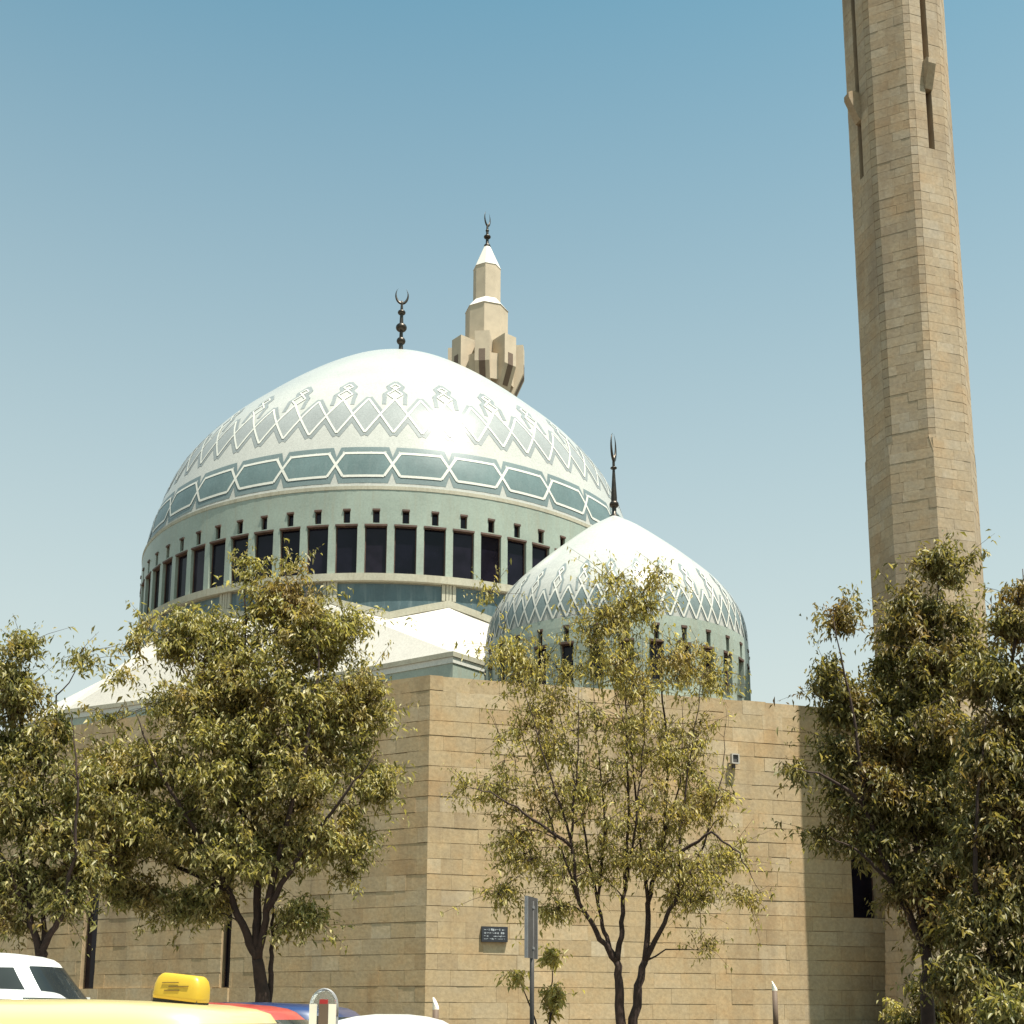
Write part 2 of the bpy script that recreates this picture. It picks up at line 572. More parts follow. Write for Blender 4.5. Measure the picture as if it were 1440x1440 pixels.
def crescent(mb, c, rx, rz, thick, yaw, open_top=0.35):
    """crescent ring standing on c, tips nearly closing at the top"""
    Mr = Matrix.Rotation(yaw, 3, 'Z')
    n, m_ = 36, 8
    vs, fs = [], []
    for i in range(n + 1):
        a = -math.pi / 2 + (-(math.pi - open_top) + 2 * (math.pi - open_top) * i / n)
        t = max(0.06, math.cos((i / n - 0.5) * math.pi)) ** 1.1
        mid = Vector(((rx - thick * t) * math.cos(a), 0, rz + (rz - thick * t) * math.sin(a)))
        rad = Vector((math.cos(a), 0, math.sin(a)))
        for k in range(m_):
            b = 2 * math.pi * k / m_
            vs.append(Vector(c) + Mr @ (mid + rad * (thick * t * math.cos(b)) + Vector((0, thick * 0.55 * t * math.sin(b), 0))))
    for i in range(n):
        for k in range(m_):
            q = (k + 1) % m_
            fs.append((i * m_ + k, i * m_ + q, (i + 1) * m_ + q, (i + 1) * m_ + k))
    mb.add(vs, fs)

def finial(parent, C, z0, prof, balls, cres):
    """stem lathe (part) > ball and crescent sub-parts"""
    s = MB().lathe([(r, z0 + z) for r, z in prof], 16, (C[0], C[1], 0)).build('finial', M['bronze'], parent, True)
    for (z, r, h) in balls:
        b = MB().lathe([(r * math.cos(a) + 0.001, z0 + z + h * math.sin(a)) for a in [(-90 + 18 * k) * math.pi / 180 for k in range(11)]], 20, (C[0], C[1], 0))
        b.build('finial_ball', M['bronze'], s, True)
    cm = MB()
    crescent(cm, (C[0], C[1], z0 + cres[0]), *cres[1:])
    cm.build('crescent', M['bronze'], s, True)

# ------------------------------------------------------------------ main prayer hall
CM = (-8.5, 89.27)
hall = thing('prayer_hall', 'great domed prayer hall with blue patterned dome, window drum and white folded roof', 'mosque', (CM[0], CM[1], -0.5))
main = Dome(CM, [(17.6, 30.6), (17.35, 32.2), (16.9, 33.8), (15.75, 36.7), (13.65, 39.5), (11.3, 41.75), (9.1, 43.65), (7.0, 45.25),
                 (5.0, 46.55), (3.0, 47.5), (1.2, 48.1), (0.05, 48.3)])
dome_o = main.shell('dome', M['dome'], hall)
PH = 4.3
# band of hexagons
hexes, back = MB(), MB()
st = 360 / 32
for k in range(32):
    c = PH + (k - 16 + 0.5) * st
    c = (c + 180) % 360 - 180
    if abs(c - 5) > 112:
        continue
    z0, zc, z1 = 31.45, 32.26, 33.05
    hw, fl = st / 2, st * 0.36
    H = [(c - hw, zc), (c - fl, z0), (c + fl, z0), (c + hw, zc), (c + fl, z1), (c - fl, z1)]
    d = MB()
    main.patch(d, [H[1], H[2], H[4], H[5]], 0.022, 6, 3)
    main.patch(d, [H[0], H[1], H[5], H[0]], 0.022, 2, 3)
    main.patch(d, [H[2], H[3], H[3], H[4]], 0.022, 2, 3)
    d.build('hexagon_tile_panel', M['teal'], dome_o, True)
    for i in range(6):
        main.line(hexes, H[i], H[(i + 1) % 6], 0.165, 0.036 + 0.001 * (i % 3), 6)
    e = 0.46
    B = [(c - hw, zc), (c - fl - 0.8, z0 - e), (c + fl + 0.8, z0 - e), (c + hw, zc), (c + fl + 0.8, z1 + e), (c - fl - 0.8, z1 + e)]
    main.patch(back, [B[1], B[2], B[4], B[5]], 0.010, 6, 3)
    main.patch(back, [(c - hw - 0.1, zc - 0.45), B[1], B[5], (c - hw - 0.1, zc + 0.45)], 0.010, 2, 3)
    main.patch(back, [B[2], (c + hw + 0.1, zc - 0.45), (c + hw + 0.1, zc + 0.45), B[4]], 0.011, 2, 3)
hexes.build('hexagon_strap_band', M['strap'], dome_o, True)
back.build('hexagon_band_border', M['border'], dome_o, True)
lattice(main, dome_o, 60, PH, 34.64, 36.08, 37.51, 39.25, 118, 0.135, 0.24)

# drum with real openings
NB = 64
bay = 360 / NB
TH0 = -54.77
RD, RI = 17.72, 17.36
ab = [-0.5, -0.375, -0.115, 0.115, 0.375, 0.5]
zb = [24.8, 25.30, 28.28, 28.42, 29.22, 30.62]
def cyl(th, r, z, C=CM):
    t = R(th)
    return Vector((C[0] + r * math.sin(t), C[1] - r * math.cos(t), z))
def arc_patch(mb, t0, t1, z0, z1, r, C=CM, n=2):
    for i in range(n):
        a, b = t0 + (t1 - t0) * i / n, t0 + (t1 - t0) * (i + 1) / n
        mb.quad(cyl(a, r, z0, C), cyl(b, r, z0, C), cyl(b, r, z1, C), cyl(a, r, z1, C))
def reveal(mb, t0, t1, z0, z1, r0, r1, C=CM):
    mb.quad(cyl(t0, r0, z0, C), cyl(t0, r1, z0, C), cyl(t0, r1, z1, C), cyl(t0, r0, z1, C))
    mb.quad(cyl(t1, r1, z0, C), cyl(t1, r0, z0, C), cyl(t1, r0, z1, C), cyl(t1, r1, z1, C))
    mb.quad(cyl(t0, r0, z0, C), cyl(t1, r0, z0, C), cyl(t1, r1, z0, C), cyl(t0, r1, z0, C))
    mb.quad(cyl(t0, r1, z1, C), cyl(t1, r1, z1, C), cyl(t1, r0, z1, C), cyl(t0, r0, z1, C))
dm = MB()
win_th = []
for k in range(NB):
    c = TH0 + k * bay
    c = (c + 180) % 360 - 180
    opened = -118 <= c <= 118
    for i in range(5):
        for j in range(5):
            hole = opened and ((j == 1 and 1 <= i <= 3) or (j == 3 and i == 2))
            if not hole:
                arc_patch(dm, c + ab[i] * bay, c + ab[i + 1] * bay, zb[j], zb[j + 1], RD, n=1)
    if opened:
        reveal(dm, c - 0.375 * bay, c + 0.375 * bay, zb[1], zb[2], RD, RI)
        reveal(dm, c - 0.115 * bay, c + 0.115 * bay, zb[3], zb[4], RD, RI)
        win_th.append(c)
dm.build('drum_wall', M['drum'], hall)

def window_meshes(w, h, fw, mat_f, dep=0.10):
    """frame ring and pane, local x across, z up, y into the wall"""
    f = MB()
    f.box((-w / 2 + fw / 2, 0, 0), (fw, dep, h))
    f.box((w / 2 - fw / 2, 0, 0), (fw, dep, h))
    f.box((0, 0, h / 2 - fw / 2), (w - 2 * fw, dep, fw))
    f.box((0, 0, -h / 2 + fw / 2), (w - 2 * fw, dep, fw))
    f.box((0, -0.12, h / 2 + 0.01), (w + 0.06, 0.34, 0.11))
    fm = mesh('window_frame', f.v, f.f, mat_f)
    g = MB().box((0, 0.02, 0), (w - 2 * fw, 0.03, h - 2 * fw))
    return fm, mesh('window_pane', g.v, g.f, M['glass'])
def place_window(parent, fm, pm, th, r, zc, C=CM, name='window'):
    Mx = Matrix.Translation(cyl(th, r, zc, C)) @ Matrix.Rotation(R(th), 4, 'Z')
    o = inst(name, fm, parent, Mx)
    p = bpy.data.objects.new('pane', pm)
    link(p, o)
    return o
chord = 2 * 17.45 * math.sin(R(0.375 * bay))
fm, pm = window_meshes(chord, 2.98, 0.055, M['rust'])
fs_, ps_ = window_meshes(2 * 17.5 * math.sin(R(0.115 * bay)), 0.80, 0.05, M['rust'])
for c in win_th:
    place_window(hall, fm, pm, c, 17.46, (zb[1] + zb[2]) / 2)
    place_window(hall, fs_, ps_, c, 17.50, (zb[3] + zb[4]) / 2, name='slot_window')
def ring(mb, r0, r1, z0, z1, C=CM, n=128):
    vs = []
    for i in range(n):
        t = 360 * i / n
        vs += [cyl(t, r0, z0, C), cyl(t, r1, z0, C), cyl(t, r1, z1, C), cyl(t, r0, z1, C)]
    fs = []
    for i in range(n):
        j = (i + 1) % n
        for k in range(4):
            q = (k + 1) % 4
            fs.append((4 * i + k, 4 * j + k, 4 * j + q, 4 * i + q))
    mb.add(vs, fs)
m = MB(); ring(m, 17.3, 17.98, 24.80, 25.24); m.build('sill_ledge', M['trim'], hall)
m = MB(); ring(m, 17.2, 17.75, 30.50, 30.72); m.build('dome_spring_ring', M['trim'], hall)
# weathered tile panels and their concrete frames under the sill
m = MB()
for i in range(128):
    arc_patch(m, i * 360 / 128, (i + 1) * 360 / 128, 19.0, 24.82, 17.60, n=1)
m.build('drum_base_wall', M['trim'], hall)
def zbot(d):
    return 22.95 + 0.90 * abs(d) / 11.25
fr = MB()
for k in range(16):
    c = PH + (k - 8) * 22.5
    c = (c + 180) % 360 - 180
    if abs(c - 5) > 125:
        continue
    p = MB()
    ds = [-9.9, -6.6, -3.3, 0, 3.3, 6.6, 9.9]
    for a, b in zip(ds[:-1], ds[1:]):
        p.quad(cyl(c + a, 17.66, zbot(a)), cyl(c + b, 17.66, zbot(b)), cyl(c + b, 17.66, 24.70), cyl(c + a, 17.66, 24.70))
    p.build('weathered_tile_panel', M['panel'], hall)
    ds = [-11.25] + ds + [11.25]
    for a, b in zip(ds[:-1], ds[1:]):
        fr.add([cyl(c + t, r, zbot(t) + e) for t in (a, b) for r in (17.55, 17.80) for e in (-0.42, 0.0)],
               [(0, 1, 3, 2), (4, 6, 7, 5), (2, 3, 7, 6), (1, 5, 7, 3), (0, 2, 6, 4)])
    for s in (-1, 1):
        for (u0, u1) in ((9.9, 10.55), (10.7, 11.2)):
            a, b = sorted((c + s * u0, c + s * u1))
            fr.add([cyl(t, r, z) for t in (a, b) for r in (17.55, 17.79) for z in (zbot(10.5) + 0.01, 24.79)],
                   [(0, 1, 3, 2), (4, 6, 7, 5), (2, 3, 7, 6)])
fr.build('panel_frame', M['trim'], hall)

# folded white roof between drum and eaves
ZE = 18.10
T = Vector((-3.02, 63.0, ZE))
EV = {'L3': Vector((-36.5, 86.0, ZE)), 'L2': Vector((-27.3, 76.2, ZE)), 'Lm': Vector((-11.7, 68.7, ZE)), 'T': T, 'R1': Vector((6.0, 73.6, ZE)), 'R2': Vector((14.0, 84.0, ZE))}
def dp(k):     # drum fold points every 11.25 degrees; odd = peak
    t = PH + 11.25 * k
    return cyl(t, 17.78, (22.52 if k % 2 == 0 else 23.42))
rf = []
def tri(a, b, c):
    rf.append((a, b, c))
tri(T, dp(1), dp(0)); tri(T, dp(0), dp(-1)); tri(T, dp(-1), EV['Lm'])
tri(EV['Lm'], dp(-1), dp(-2)); tri(EV['Lm'], dp(-2), dp(-3)); tri(EV['Lm'], dp(-3), EV['L2'])
tri(EV['L2'], dp(-3), dp(-4)); tri(EV['L2'], dp(-4), dp(-5)); tri(EV['L2'], dp(-5), dp(-6)); tri(EV['L2'], dp(-6), dp(-7)); tri(EV['L2'], dp(-7), EV['L3'])
tri(EV['L3'], dp(-7), dp(-8)); tri(EV['L3'], dp(-8), dp(-9))
tri(T, EV['R1'], dp(1)); tri(EV['R1'], dp(2), dp(1)); tri(EV['R1'], dp(3), dp(2)); tri(EV['R1'], EV['R2'], dp(3)); tri(EV['R2'], dp(4), dp(3)); tri(EV['R2'], dp(5), dp(4)); tri(EV['R2'], dp(6), dp(5))
for i, (a, b, c) in enumerate(rf):
    n = (b - a).cross(c - a).normalized()
    if n.z < 0:
        b, c = c, b
        n = -n
    vs = [a, b, c, a - n * 0.12, b - n * 0.12, c - n * 0.12]
    obj('roof_plate', vs, [(0, 1, 2), (5, 4, 3), (0, 3, 4, 1), (1, 4, 5, 2), (2, 5, 3, 0)], M['roof'], hall)
# eaves: concrete edge, pale trim, mint tile wall
line = [EV['L3'], EV['L2'], EV['Lm'], EV['T'], EV['R1'], EV['R2']]
cxy = Vector((CM[0], CM[1], 0))
def out_off(pts, d):
    res = []
    for i, p in enumerate(pts):
        nn = Vector((0, 0, 0))
        for a, b in ((i - 1, i), (i, i + 1)):
            if a < 0 or b >= len(pts):
                continue
            e = pts[b] - pts[a]
            q = Vector((e.y, -e.x, 0)).normalized()
            if q.dot(Vector((p.x, p.y, 0)) - cxy) < 0:
                q = -q
            nn += q
        nn.normalize()
        res.append(p + nn * d)
    return res
def wall_strip(name, d0, d1, z0, z1, mat):
    a, b = out_off(line, d0), out_off(line, d1)
    for i in range(len(line) - 1):
        vs = []
        for p, q in ((a[i], b[i]), (a[i + 1], b[i + 1])):
            for z in (z0, z1):
                vs += [Vector((p.x, p.y, z)), Vector((q.x, q.y, z))]
        obj(name, vs, [(0, 1, 3, 2), (4, 6, 7, 5), (0, 4, 5, 1), (2, 3, 7, 6), (1, 5, 7, 3), (0, 2, 6, 4)], mat, hall)
wall_strip('eave_edge', -0.5, 0.14, ZE - 0.24, ZE + 0.02, M['trim'])
wall_strip('eave_trim', -0.5, 0.06, ZE - 0.56, ZE - 0.243, M['strap'])
wall_strip('eave_tile_wall', -0.5, 0.0, 12.0, ZE - 0.563, M['drum'])
finial(hall, CM, 48.1,
       [(0.30, 0), (0.22, 0.3), (0.16, 1.4), (0.13, 2.6), (0.16, 3.0), (0.11, 4.4), (0.08, 5.0), (0.08, 5.15)],
       [(1.85, 0.34, 0.30), (2.95, 0.42, 0.34), (4.20, 0.30, 0.20)], (4.85, 0.52, 0.72, 0.11, R(8), 0.55))

# ------------------------------------------------------------------ smaller domed hall
CS = (5.12, 61.5)
small = thing('domed_side_hall', 'smaller domed side hall with pointed white dome behind the sunlit wall', 'mosque', (CS[0], CS[1], 13.2))
sd = Dome(CS, [(6.34, 15.3), (6.46, 16.2), (6.47, 17.2), (6.25, 19.0), (5.33, 20.58), (3.82, 22.05), (2.48, 23.18), (1.35, 24.06), (0.5, 24.60), (0.1, 24.85)])
sdome = sd.shell('dome', M['dome'], small, 96)
lattice(sd, sdome, 60, 35.5 + 6.0, 17.66, 18.42, 19.18, 20.45, 112, 0.085, 0.10)
NS, bs = 30, 12.0
sm = MB()
zs_ = [13.2, 14.65, 16.42, 16.50, 17.18, 17.64]
swin = []
for k in range(NS):
    c = 35.5 + 12 * (k - 15)
    c = (c + 180) % 360 - 180
    op = abs(c - 5) <= 112
    a5 = [-0.5, -0.24, -0.09, 0.09, 0.24, 0.5]
    for i in range(5):
        for j in range(5):
            if not (op and ((j == 1 and 1 <= i <= 3) or (j == 3 and i == 2))):
                rr = [sd.rad(max(z, 15.3)) + 0.02 for z in zs_]
                t0, t1 = c + a5[i] * bs, c + a5[i + 1] * bs
                sm.quad(cyl(t0, rr[j], zs_[j], CS), cyl(t1, rr[j], zs_[j], CS), cyl(t1, rr[j + 1], zs_[j + 1], CS), cyl(t0, rr[j + 1], zs_[j + 1], CS))
    if op:
        reveal(sm, c - 0.24 * bs, c + 0.24 * bs, zs_[1], zs_[2], 6.50, 6.12, CS)
        reveal(sm, c - 0.09 * bs, c + 0.09 * bs, zs_[3], zs_[4], 6.50, 6.12, CS)
        swin.append(c)
# the shell starts above the openings: lower rings of the shell are cut away
sm.build('drum_wall', M['drum'], small)
bmv = bmesh.new(); bmv.from_mesh(sdome.data)
lim = 17.5 - org(sdome).z
bmesh.ops.delete(bmv, geom=[f for f in bmv.faces if f.calc_center_median().z < lim], context='FACES')
bmv.to_mesh(sdome.data); bmv.free()
fm2, pm2 = window_meshes(2 * 6.3 * math.sin(R(0.24 * bs)), zs_[2] - zs_[1], 0.06, M['rust'], 0.08)
fm3, pm3 = window_meshes(2 * 6.3 * math.sin(R(0.09 * bs)), zs_[4] - zs_[3], 0.04, M['rust'], 0.08)
for c in swin:
    place_window(small, fm2, pm2, c, 6.22, (zs_[1] + zs_[2]) / 2, CS)
    place_window(small, fm3, pm3, c, 6.24, (zs_[3] + zs_[4]) / 2, CS, 'slot_window')
finial(small, CS, 24.7,
       [(0.20, 0), (0.24, 0.14), (0.12, 0.2), (0.11, 0.6), (0.15, 0.95), (0.155, 1.1), (0.07, 2.55), (0.07, 3.1), (0.12, 3.35)],
       [(0.15, 0.20, 0.06), (0.75, 0.24, 0.20), (2.72, 0.17, 0.07)], (3.05, 0.46, 0.78, 0.13, R(68), 0.15))

# ------------------------------------------------------------------ stone enclosure walls
W = Vector((-3.43, 52.0, 0))
ZT, CH = 13.95, 0.64
BOX = box_mesh('stone_block', M['stone'])
rng = random.Random(5)
def stone_wall(root, az, length, openings, seed, plinth_from=None, parts=300):
    rr = random.Random(seed)
    d = Vector((math.sin(az), math.cos(az), 0))
    n = Vector((d.y, -d.x, 0))
    if n.y > 0:
        n = -n
    rot = Matrix((d, n, Vector((0, 0, 1)))).transposed().to_4x4()
    if rot.determinant() < 0:
        rot = Matrix((d, n, Vector((0, 0, 1)))).transposed().to_4x4()
    blocks = []
    rows = int((ZT + 1.0) / CH)
    for i in range(rows):
        z1 = ZT - i * CH
        z0 = z1 - CH
        s = 0.0
        first = True
        cuts = sorted([(a, b) for (a, b, oz0, oz1) in openings if min(z1, oz1) - max(z0, oz0) > 0.3])
        while s < length:
            L = rr.uniform(0.7, 1.7)
            if first:
                L = (0.55, 1.05)[i % 2] + rr.uniform(-0.08, 0.08)
                first = False
            e = min(s + L, length)
            nxt = e
            seg = [(s, e)]
            for a, b in cuts:
                new = []
                for p, q in seg:
                    if q <= a or p >= b:
                        new.append((p, q))
                    else:
                        if p < a - 0.08: new.append((p, a))
                        if q > b + 0.08: new.append((b, q))
                seg = new
            for p, q in seg:
                if q - p > 0.1:
                    proud = rr.uniform(-0.012, 0.010)
                    if plinth_from is not None and i >= 20 and p > plinth_from:
                        proud += 0.14
                    blocks.append((p, q, z0, z1, proud, i))
            s = nxt
    th = 0.34
    order = sorted(blocks, key=lambda b: (b[0] + max(0, -b[2]) * 20))
    rest = MB()
    for k, (p, q, z0, z1, pr, i) in enumerate(order):
        gapz, gaps = rr.choice((0.006, 0.010, 0.016, 0.026, 0.036)), 0.005
        cz = (z0 + z1) / 2 + (rr.uniform(-0.03, 0.018) if i == 0 else rr.uniform(-0.006, 0.006))
        c = W + d * ((p + q) / 2) + n * (pr - th / 2) + Vector((0, 0, cz))
        size = (q - p - gaps, th, z1 - z0 - gapz)
        Mx = Matrix.Translation(c) @ rot @ Matrix.Rotation(rr.uniform(-0.004, 0.004), 4, 'Z') @ Matrix.Diagonal((size[0], size[1], size[2], 1))
        if k < parts:
            inst('stone_block', BOX, root, Mx)
        else:
            rest.add([Mx @ v.co for v in BOX.vertices], BOXF)
    o = rest.build('stone_blocks_beyond', M['stone'], root)
    o['kind'] = 'stuff'
    # backing masonry with mortar coloured face, 3 cm behind the block faces; cut at the openings
    core = MB()
    sc = sorted({0.02, length} | {v for op in openings for v in op[:2]})
    zc = sorted({-1.3, ZT - 0.05} | {v for op in openings for v in op[2:]})
    def cbox(a, b, z0, z1, o0, o1):
        vs = [W + d * s_ + n * oo + Vector((0, 0, z)) for s_ in (a, b) for oo in (o0, o1) for z in (z0, z1)]
        core.add(vs, BOXF)
    for a, b in zip(sc[:-1], sc[1:]):
        for z0, z1 in zip(zc[:-1], zc[1:]):
            hole = any(a >= op[0] - 1e-4 and b <= op[1] + 1e-4 and z0 >= op[2] - 1e-4 and z1 <= op[3] + 1e-4 for op in openings)
            cbox(a, b, z0, z1, -0.75, -0.345 if hole else -0.045)
    core.build('mortar_core', M['joint'], root)
    # inner back wall
    for op in openings:
        a, b, z0, z1 = op
        g = MB()
        vs = [W + d * s_ + n * oo + Vector((0, 0, z)) for s_ in (a + 0.05, b - 0.05) for oo in (-0.34, -0.30) for z in (z0 + 0.05, z1 - 0.05)]
        g.add(vs, BOXF)
        wdw = MB()
        for (sa, sb, za, zb2) in ((a, a + 0.05, z0, z1), (b - 0.05, b, z0, z1), (a + 0.05, b - 0.05, z0, z0 + 0.05), (a + 0.05, b - 0.05, z1 - 0.05, z1)):
            wdw.add([W + d * s_ + n * oo + Vector((0, 0, z)) for s_ in (sa, sb) for oo in (-0.36, -0.28) for z in (za, zb2)], BOXF)
        fo = wdw.build('wall_window', M['rust'], root)
        g.build('pane', M['glass'], fo)
    return d, n
zr = lambda i: ZT - CH * i
AZR, AZL = R(73.2), R(-61.8)
wall_r = thing('stone_wall', 'sunlit limestone wall in long courses below the smaller dome', 'wall', (W.x, W.y, -1.0))
dR, nR = stone_wall(wall_r, AZR, 30.0, [(19.54, 20.78, zr(15), zr(10)), (5.16, 5.42, zr(3), zr(2))], 11)
wall_l = thing('stone_wall', 'shaded limestone wall with tall slits behind the left trees', 'wall', (W.x - 0.05, W.y, -1.0))
dL, nL = stone_wall(wall_l, AZL, 34.0, [(10.03, 10.56, zr(20), zr(4)), (18.1, 19.0, zr(20), zr(4))], 23, plinth_from=9.0)
# flat terrace behind the parapets
pL, pR = W + dL * 33.9 - nL * 0.6, W + dR * 29.9 - nR * 0.6
p0 = W + (-(nL + nR)).normalized() * 0.7
poly = [p0, pR, pR + Vector((0, 22, 0)), pL + Vector((0, 18, 0)), pL]
o = obj('terrace_roof', [Vector((p.x, p.y, 13.1)) for p in poly] + [Vector((p.x, p.y, 12.8)) for p in poly],
        [(0, 1, 2, 3, 4), (9, 8, 7, 6, 5)] + [(i, 5 + i, 5 + (i + 1) % 5, (i + 1) % 5) for i in range(5)], M['paving'], hall)
# side walls close the block at both ends
m = MB()
m.add([pR + Vector((0, 0, z)) for z in (-1.2, 13.9)] + [pR + Vector((0, 22, z)) for z in (-1.2, 13.9)], [(0, 2, 3, 1)])
m.add([pL + Vector((0, 0, z)) for z in (-1.2, 13.9)] + [pL + Vector((0, 18, z)) for z in (-1.2, 13.9)], [(0, 1, 3, 2)])
m.build('end_wall', M['stone'], hall)

def on_wall(s, z, d, n, off=0.0):
    return W + d * s + n * off + Vector((0, 0, z))

# plaque on the sunlit wall
pl = thing('wall_plaque', 'small black inscribed plaque fixed to the sunlit wall', 'plaque', on_wall(2.84, 2.9, dR, nR))
Mr = Matrix((dR, nR, Vector((0, 0, 1)))).transposed()
m = MB().box(on_wall(2.84, 3.25, dR, nR, 0.075), (1.10, 0.13, 0.62), Mr)
m.build('board', M['plaque'], pl)
rr = random.Random(3)
g = MB()
for row, (zz, hgt) in enumerate(((3.43, 0.10), (3.30, 0.09), (3.17, 0.06), (3.06, 0.06))):
    s = 2.38
    while s < 3.28:
        if rr.random() < 0.82:
            w_ = rr.uniform(0.02, 0.07)
            h_ = hgt * rr.uniform(0.25, 1.0)
            g.box(on_wall(s + w_ / 2, zz + rr.uniform(-0.01, 0.01), dR, nR, 0.1425), (w_, 0.005, h_ if rr.random() < 0.4 else 0.02), Mr)
        s += rr.uniform(0.03, 0.08)
g.build('inscription', M['letter'], pl)
# small floodlight
fl = thing('floodlight', 'small white framed floodlight high on the sunlit wall', 'lamp', on_wall(13.8, 10.9, dR, nR))
m = MB()
for (a, b, sx, sz) in ((-0.155, 0, 0.05, 0.44), (0.155, 0, 0.05, 0.44), (0, 0.20, 0.26, 0.05), (0, -0.20, 0.26, 0.05)):
    m.box(on_wall(13.8 + a, 11.18 + b, dR, nR, 0.22), (sx, 0.20, sz), Mr)
m.build('housing', M['kerb'], fl)
MB().box(on_wall(13.8, 11.18, dR, nR, 0.20), (0.26, 0.12, 0.35), Mr).build('lens', M['greymetal'], fl)
MB().box(on_wall(13.8, 10.88, dR, nR, 0.09), (0.10, 0.17, 0.20), Mr).build('bracket', M['greymetal'], fl)

# ------------------------------------------------------------------ near minaret
MC = Vector((18.63, 55.2, 0))
RO = 2.47
AZN = [162.5 + 45 * k for k in range(8)]          # facet normals
mina = thing('minaret', 'tall octagonal limestone minaret rising out of the top of the frame', 'minaret', (MC.x, MC.y, -0.6))
def dirn(az):
    return Vector((math.sin(R(az)), math.cos(R(az)), 0))
APO = RO * math.cos(R(22.5))
HALF = RO * math.sin(R(22.5))
CUT = 0.17                                        # chamfer takes this much from each facet end
def oct_ring(z, k=1.0, cut=0.0, notch=0.0):
    """ring of 16 (or 48) points; cut > 0 chamfers the corners, notch > 0 grooves them"""
    pts = []
    for az in AZN:
        nrm, tan = dirn(az), dirn(az + 90)
        nx = dirn(az + 45)
        tx = dirn(az + 135)
        a = MC + nrm * APO * k - tan * (HALF * k - cut)
        b = MC + nrm * APO * k + tan * (HALF * k - cut)
        c = MC + nx * APO * k - tx * (HALF * k - cut)
        pts += [a]
        if notch > 0 and AZN.index(az) % 2 == 0:
            f = MC + nrm * APO * k
            pts += [f - tan * notch, f - tan * notch - nrm * 0.5, f + tan * notch - nrm * 0.5, f + tan * notch]
        pts += [b]
        if False:
            e = (c - b)
            L = e.length
            e.normalize()
            inn = -dirn(az + 22.5)
            g0, g1 = b + e * (L / 2 - notch), b + e * (L / 2 + notch)
            pts += [g0, g0 + inn * 0.45, g1 + inn * 0.45, g1]
    return [Vector((p.x, p.y, z)) for p in pts]
def loft(mb, rings):
    n = len(rings[0])
    vs = [p for r_ in rings for p in r_]
    fs = []
    for j in range(len(rings) - 1):
        for i in range(n):
            k = (i + 1) % n
            fs.append((j * n + i, j * n + k, (j + 1) * n + k, (j + 1) * n + i))
    fs.append(tuple((len(rings) - 1) * n + i for i in range(n)))
    mb.add(vs, fs)
Z_BR, Z_SL, Z_TOP = 24.4, 39.1, 59.0
Z_CORE = 38.85
def flare(z):
    return 1.0 + 0.16 * max(0.0, (7.5 - z) / 8.5) ** 1.2
K = 0.985
m = MB()
loft(m, [oct_ring(z, K * flare(z), 0.001) for z in (-1.3, 0.5, 2.5, 4.5, 6.5, 7.5, Z_BR)] + [oct_ring(Z_BR + 0.75, K, CUT), oct_ring(Z_CORE, K, CUT)])
loft(m, [oct_ring(Z_CORE, K, CUT, 0.16), oct_ring(Z_TOP, K, CUT, 0.16)])
m.build('shaft_core', M['mjoint'], mina)
# broach triangles at the chamfer start are clean pale stone
m = MB()
for az in AZN:
    nrm, tan, nx, tx = dirn(az), dirn(az + 90), dirn(az + 45), dirn(az + 135)
    tip = MC + nrm * APO * 1.004 + tan * HALF * 1.004 + Vector((0, 0, Z_BR - 0.05))
    a = MC + nrm * APO * 1.004 + tan * (HALF - CUT) + Vector((0, 0, Z_BR + 0.78))
    b = MC + nx * APO * 1.004 - tx * (HALF - CUT) + Vector((0, 0, Z_BR + 0.78))
    obj('broach_stone', [tip, b, a], [(0, 1, 2)], M['minaret'], mina)
MBLK = box_mesh('minaret_block', M['minaret'])
rr = random.Random(77)
mc_h = 0.465
cand = []
z = -1.0
row = 0
while z < Z_TOP - 0.5:
    for fi, az in enumerate(AZN):
        view = fi in (7, 0, 1, 2)        # 117.5, 162.5, 207.5, 252.5 face the street
        k = flare(z + mc_h / 2)
        hw = HALF * k - (CUT if z > Z_BR + 0.55 else 0.0)
        xs_ = [-hw]
        x = -hw + (0.35 if row % 2 else 0.75) + rr.uniform(-0.1, 0.1)
        while x < hw - 0.3:
            xs_.append(x)
            x += rr.uniform(0.55, 0.95)
        xs_.append(hw)
        if fi % 2 == 0 and z > (38.85 if fi == 2 else Z_SL):
            xs_ = [-hw, -0.16, 0.16, hw]
        for a, b in zip(xs_[:-1], xs_[1:]):
            if a == -0.16 and b == 0.16:
                continue
            cand.append((z, fi, a, b, k, view))
        if z > Z_BR + 0.32:
            cw = CUT * 2 * math.cos(R(67.5)) if False else CUT * 2 * math.sin(R(67.5)) / 1.0
            cand.append((z, fi + 100, 0, 0, k, view))
    z += mc_h
    row += 1
def block_matrix(z, az, a, b, k):
    nrm, tan = dirn(az), dirn(az + 90)
    c = MC + nrm * (APO * k - 0.03 + rr.uniform(-0.006, 0.006)) + tan * (a + b) / 2 + Vector((0, 0, z + mc_h / 2))
    rot = Matrix((tan, nrm, Vector((0, 0, 1)))).transposed().to_4x4()
    return Matrix.Translation(c) @ rot @ Matrix.Diagonal((b - a - 0.004, 0.06, mc_h - rr.choice((0.006, 0.010, 0.018)), 1))
vis = [c for c in cand if c[5] and c[1] < 100 and 14.0 < c[0]]
chosen = set(id(c) for c in vis[:300])
rest = MB()
cham_len = None
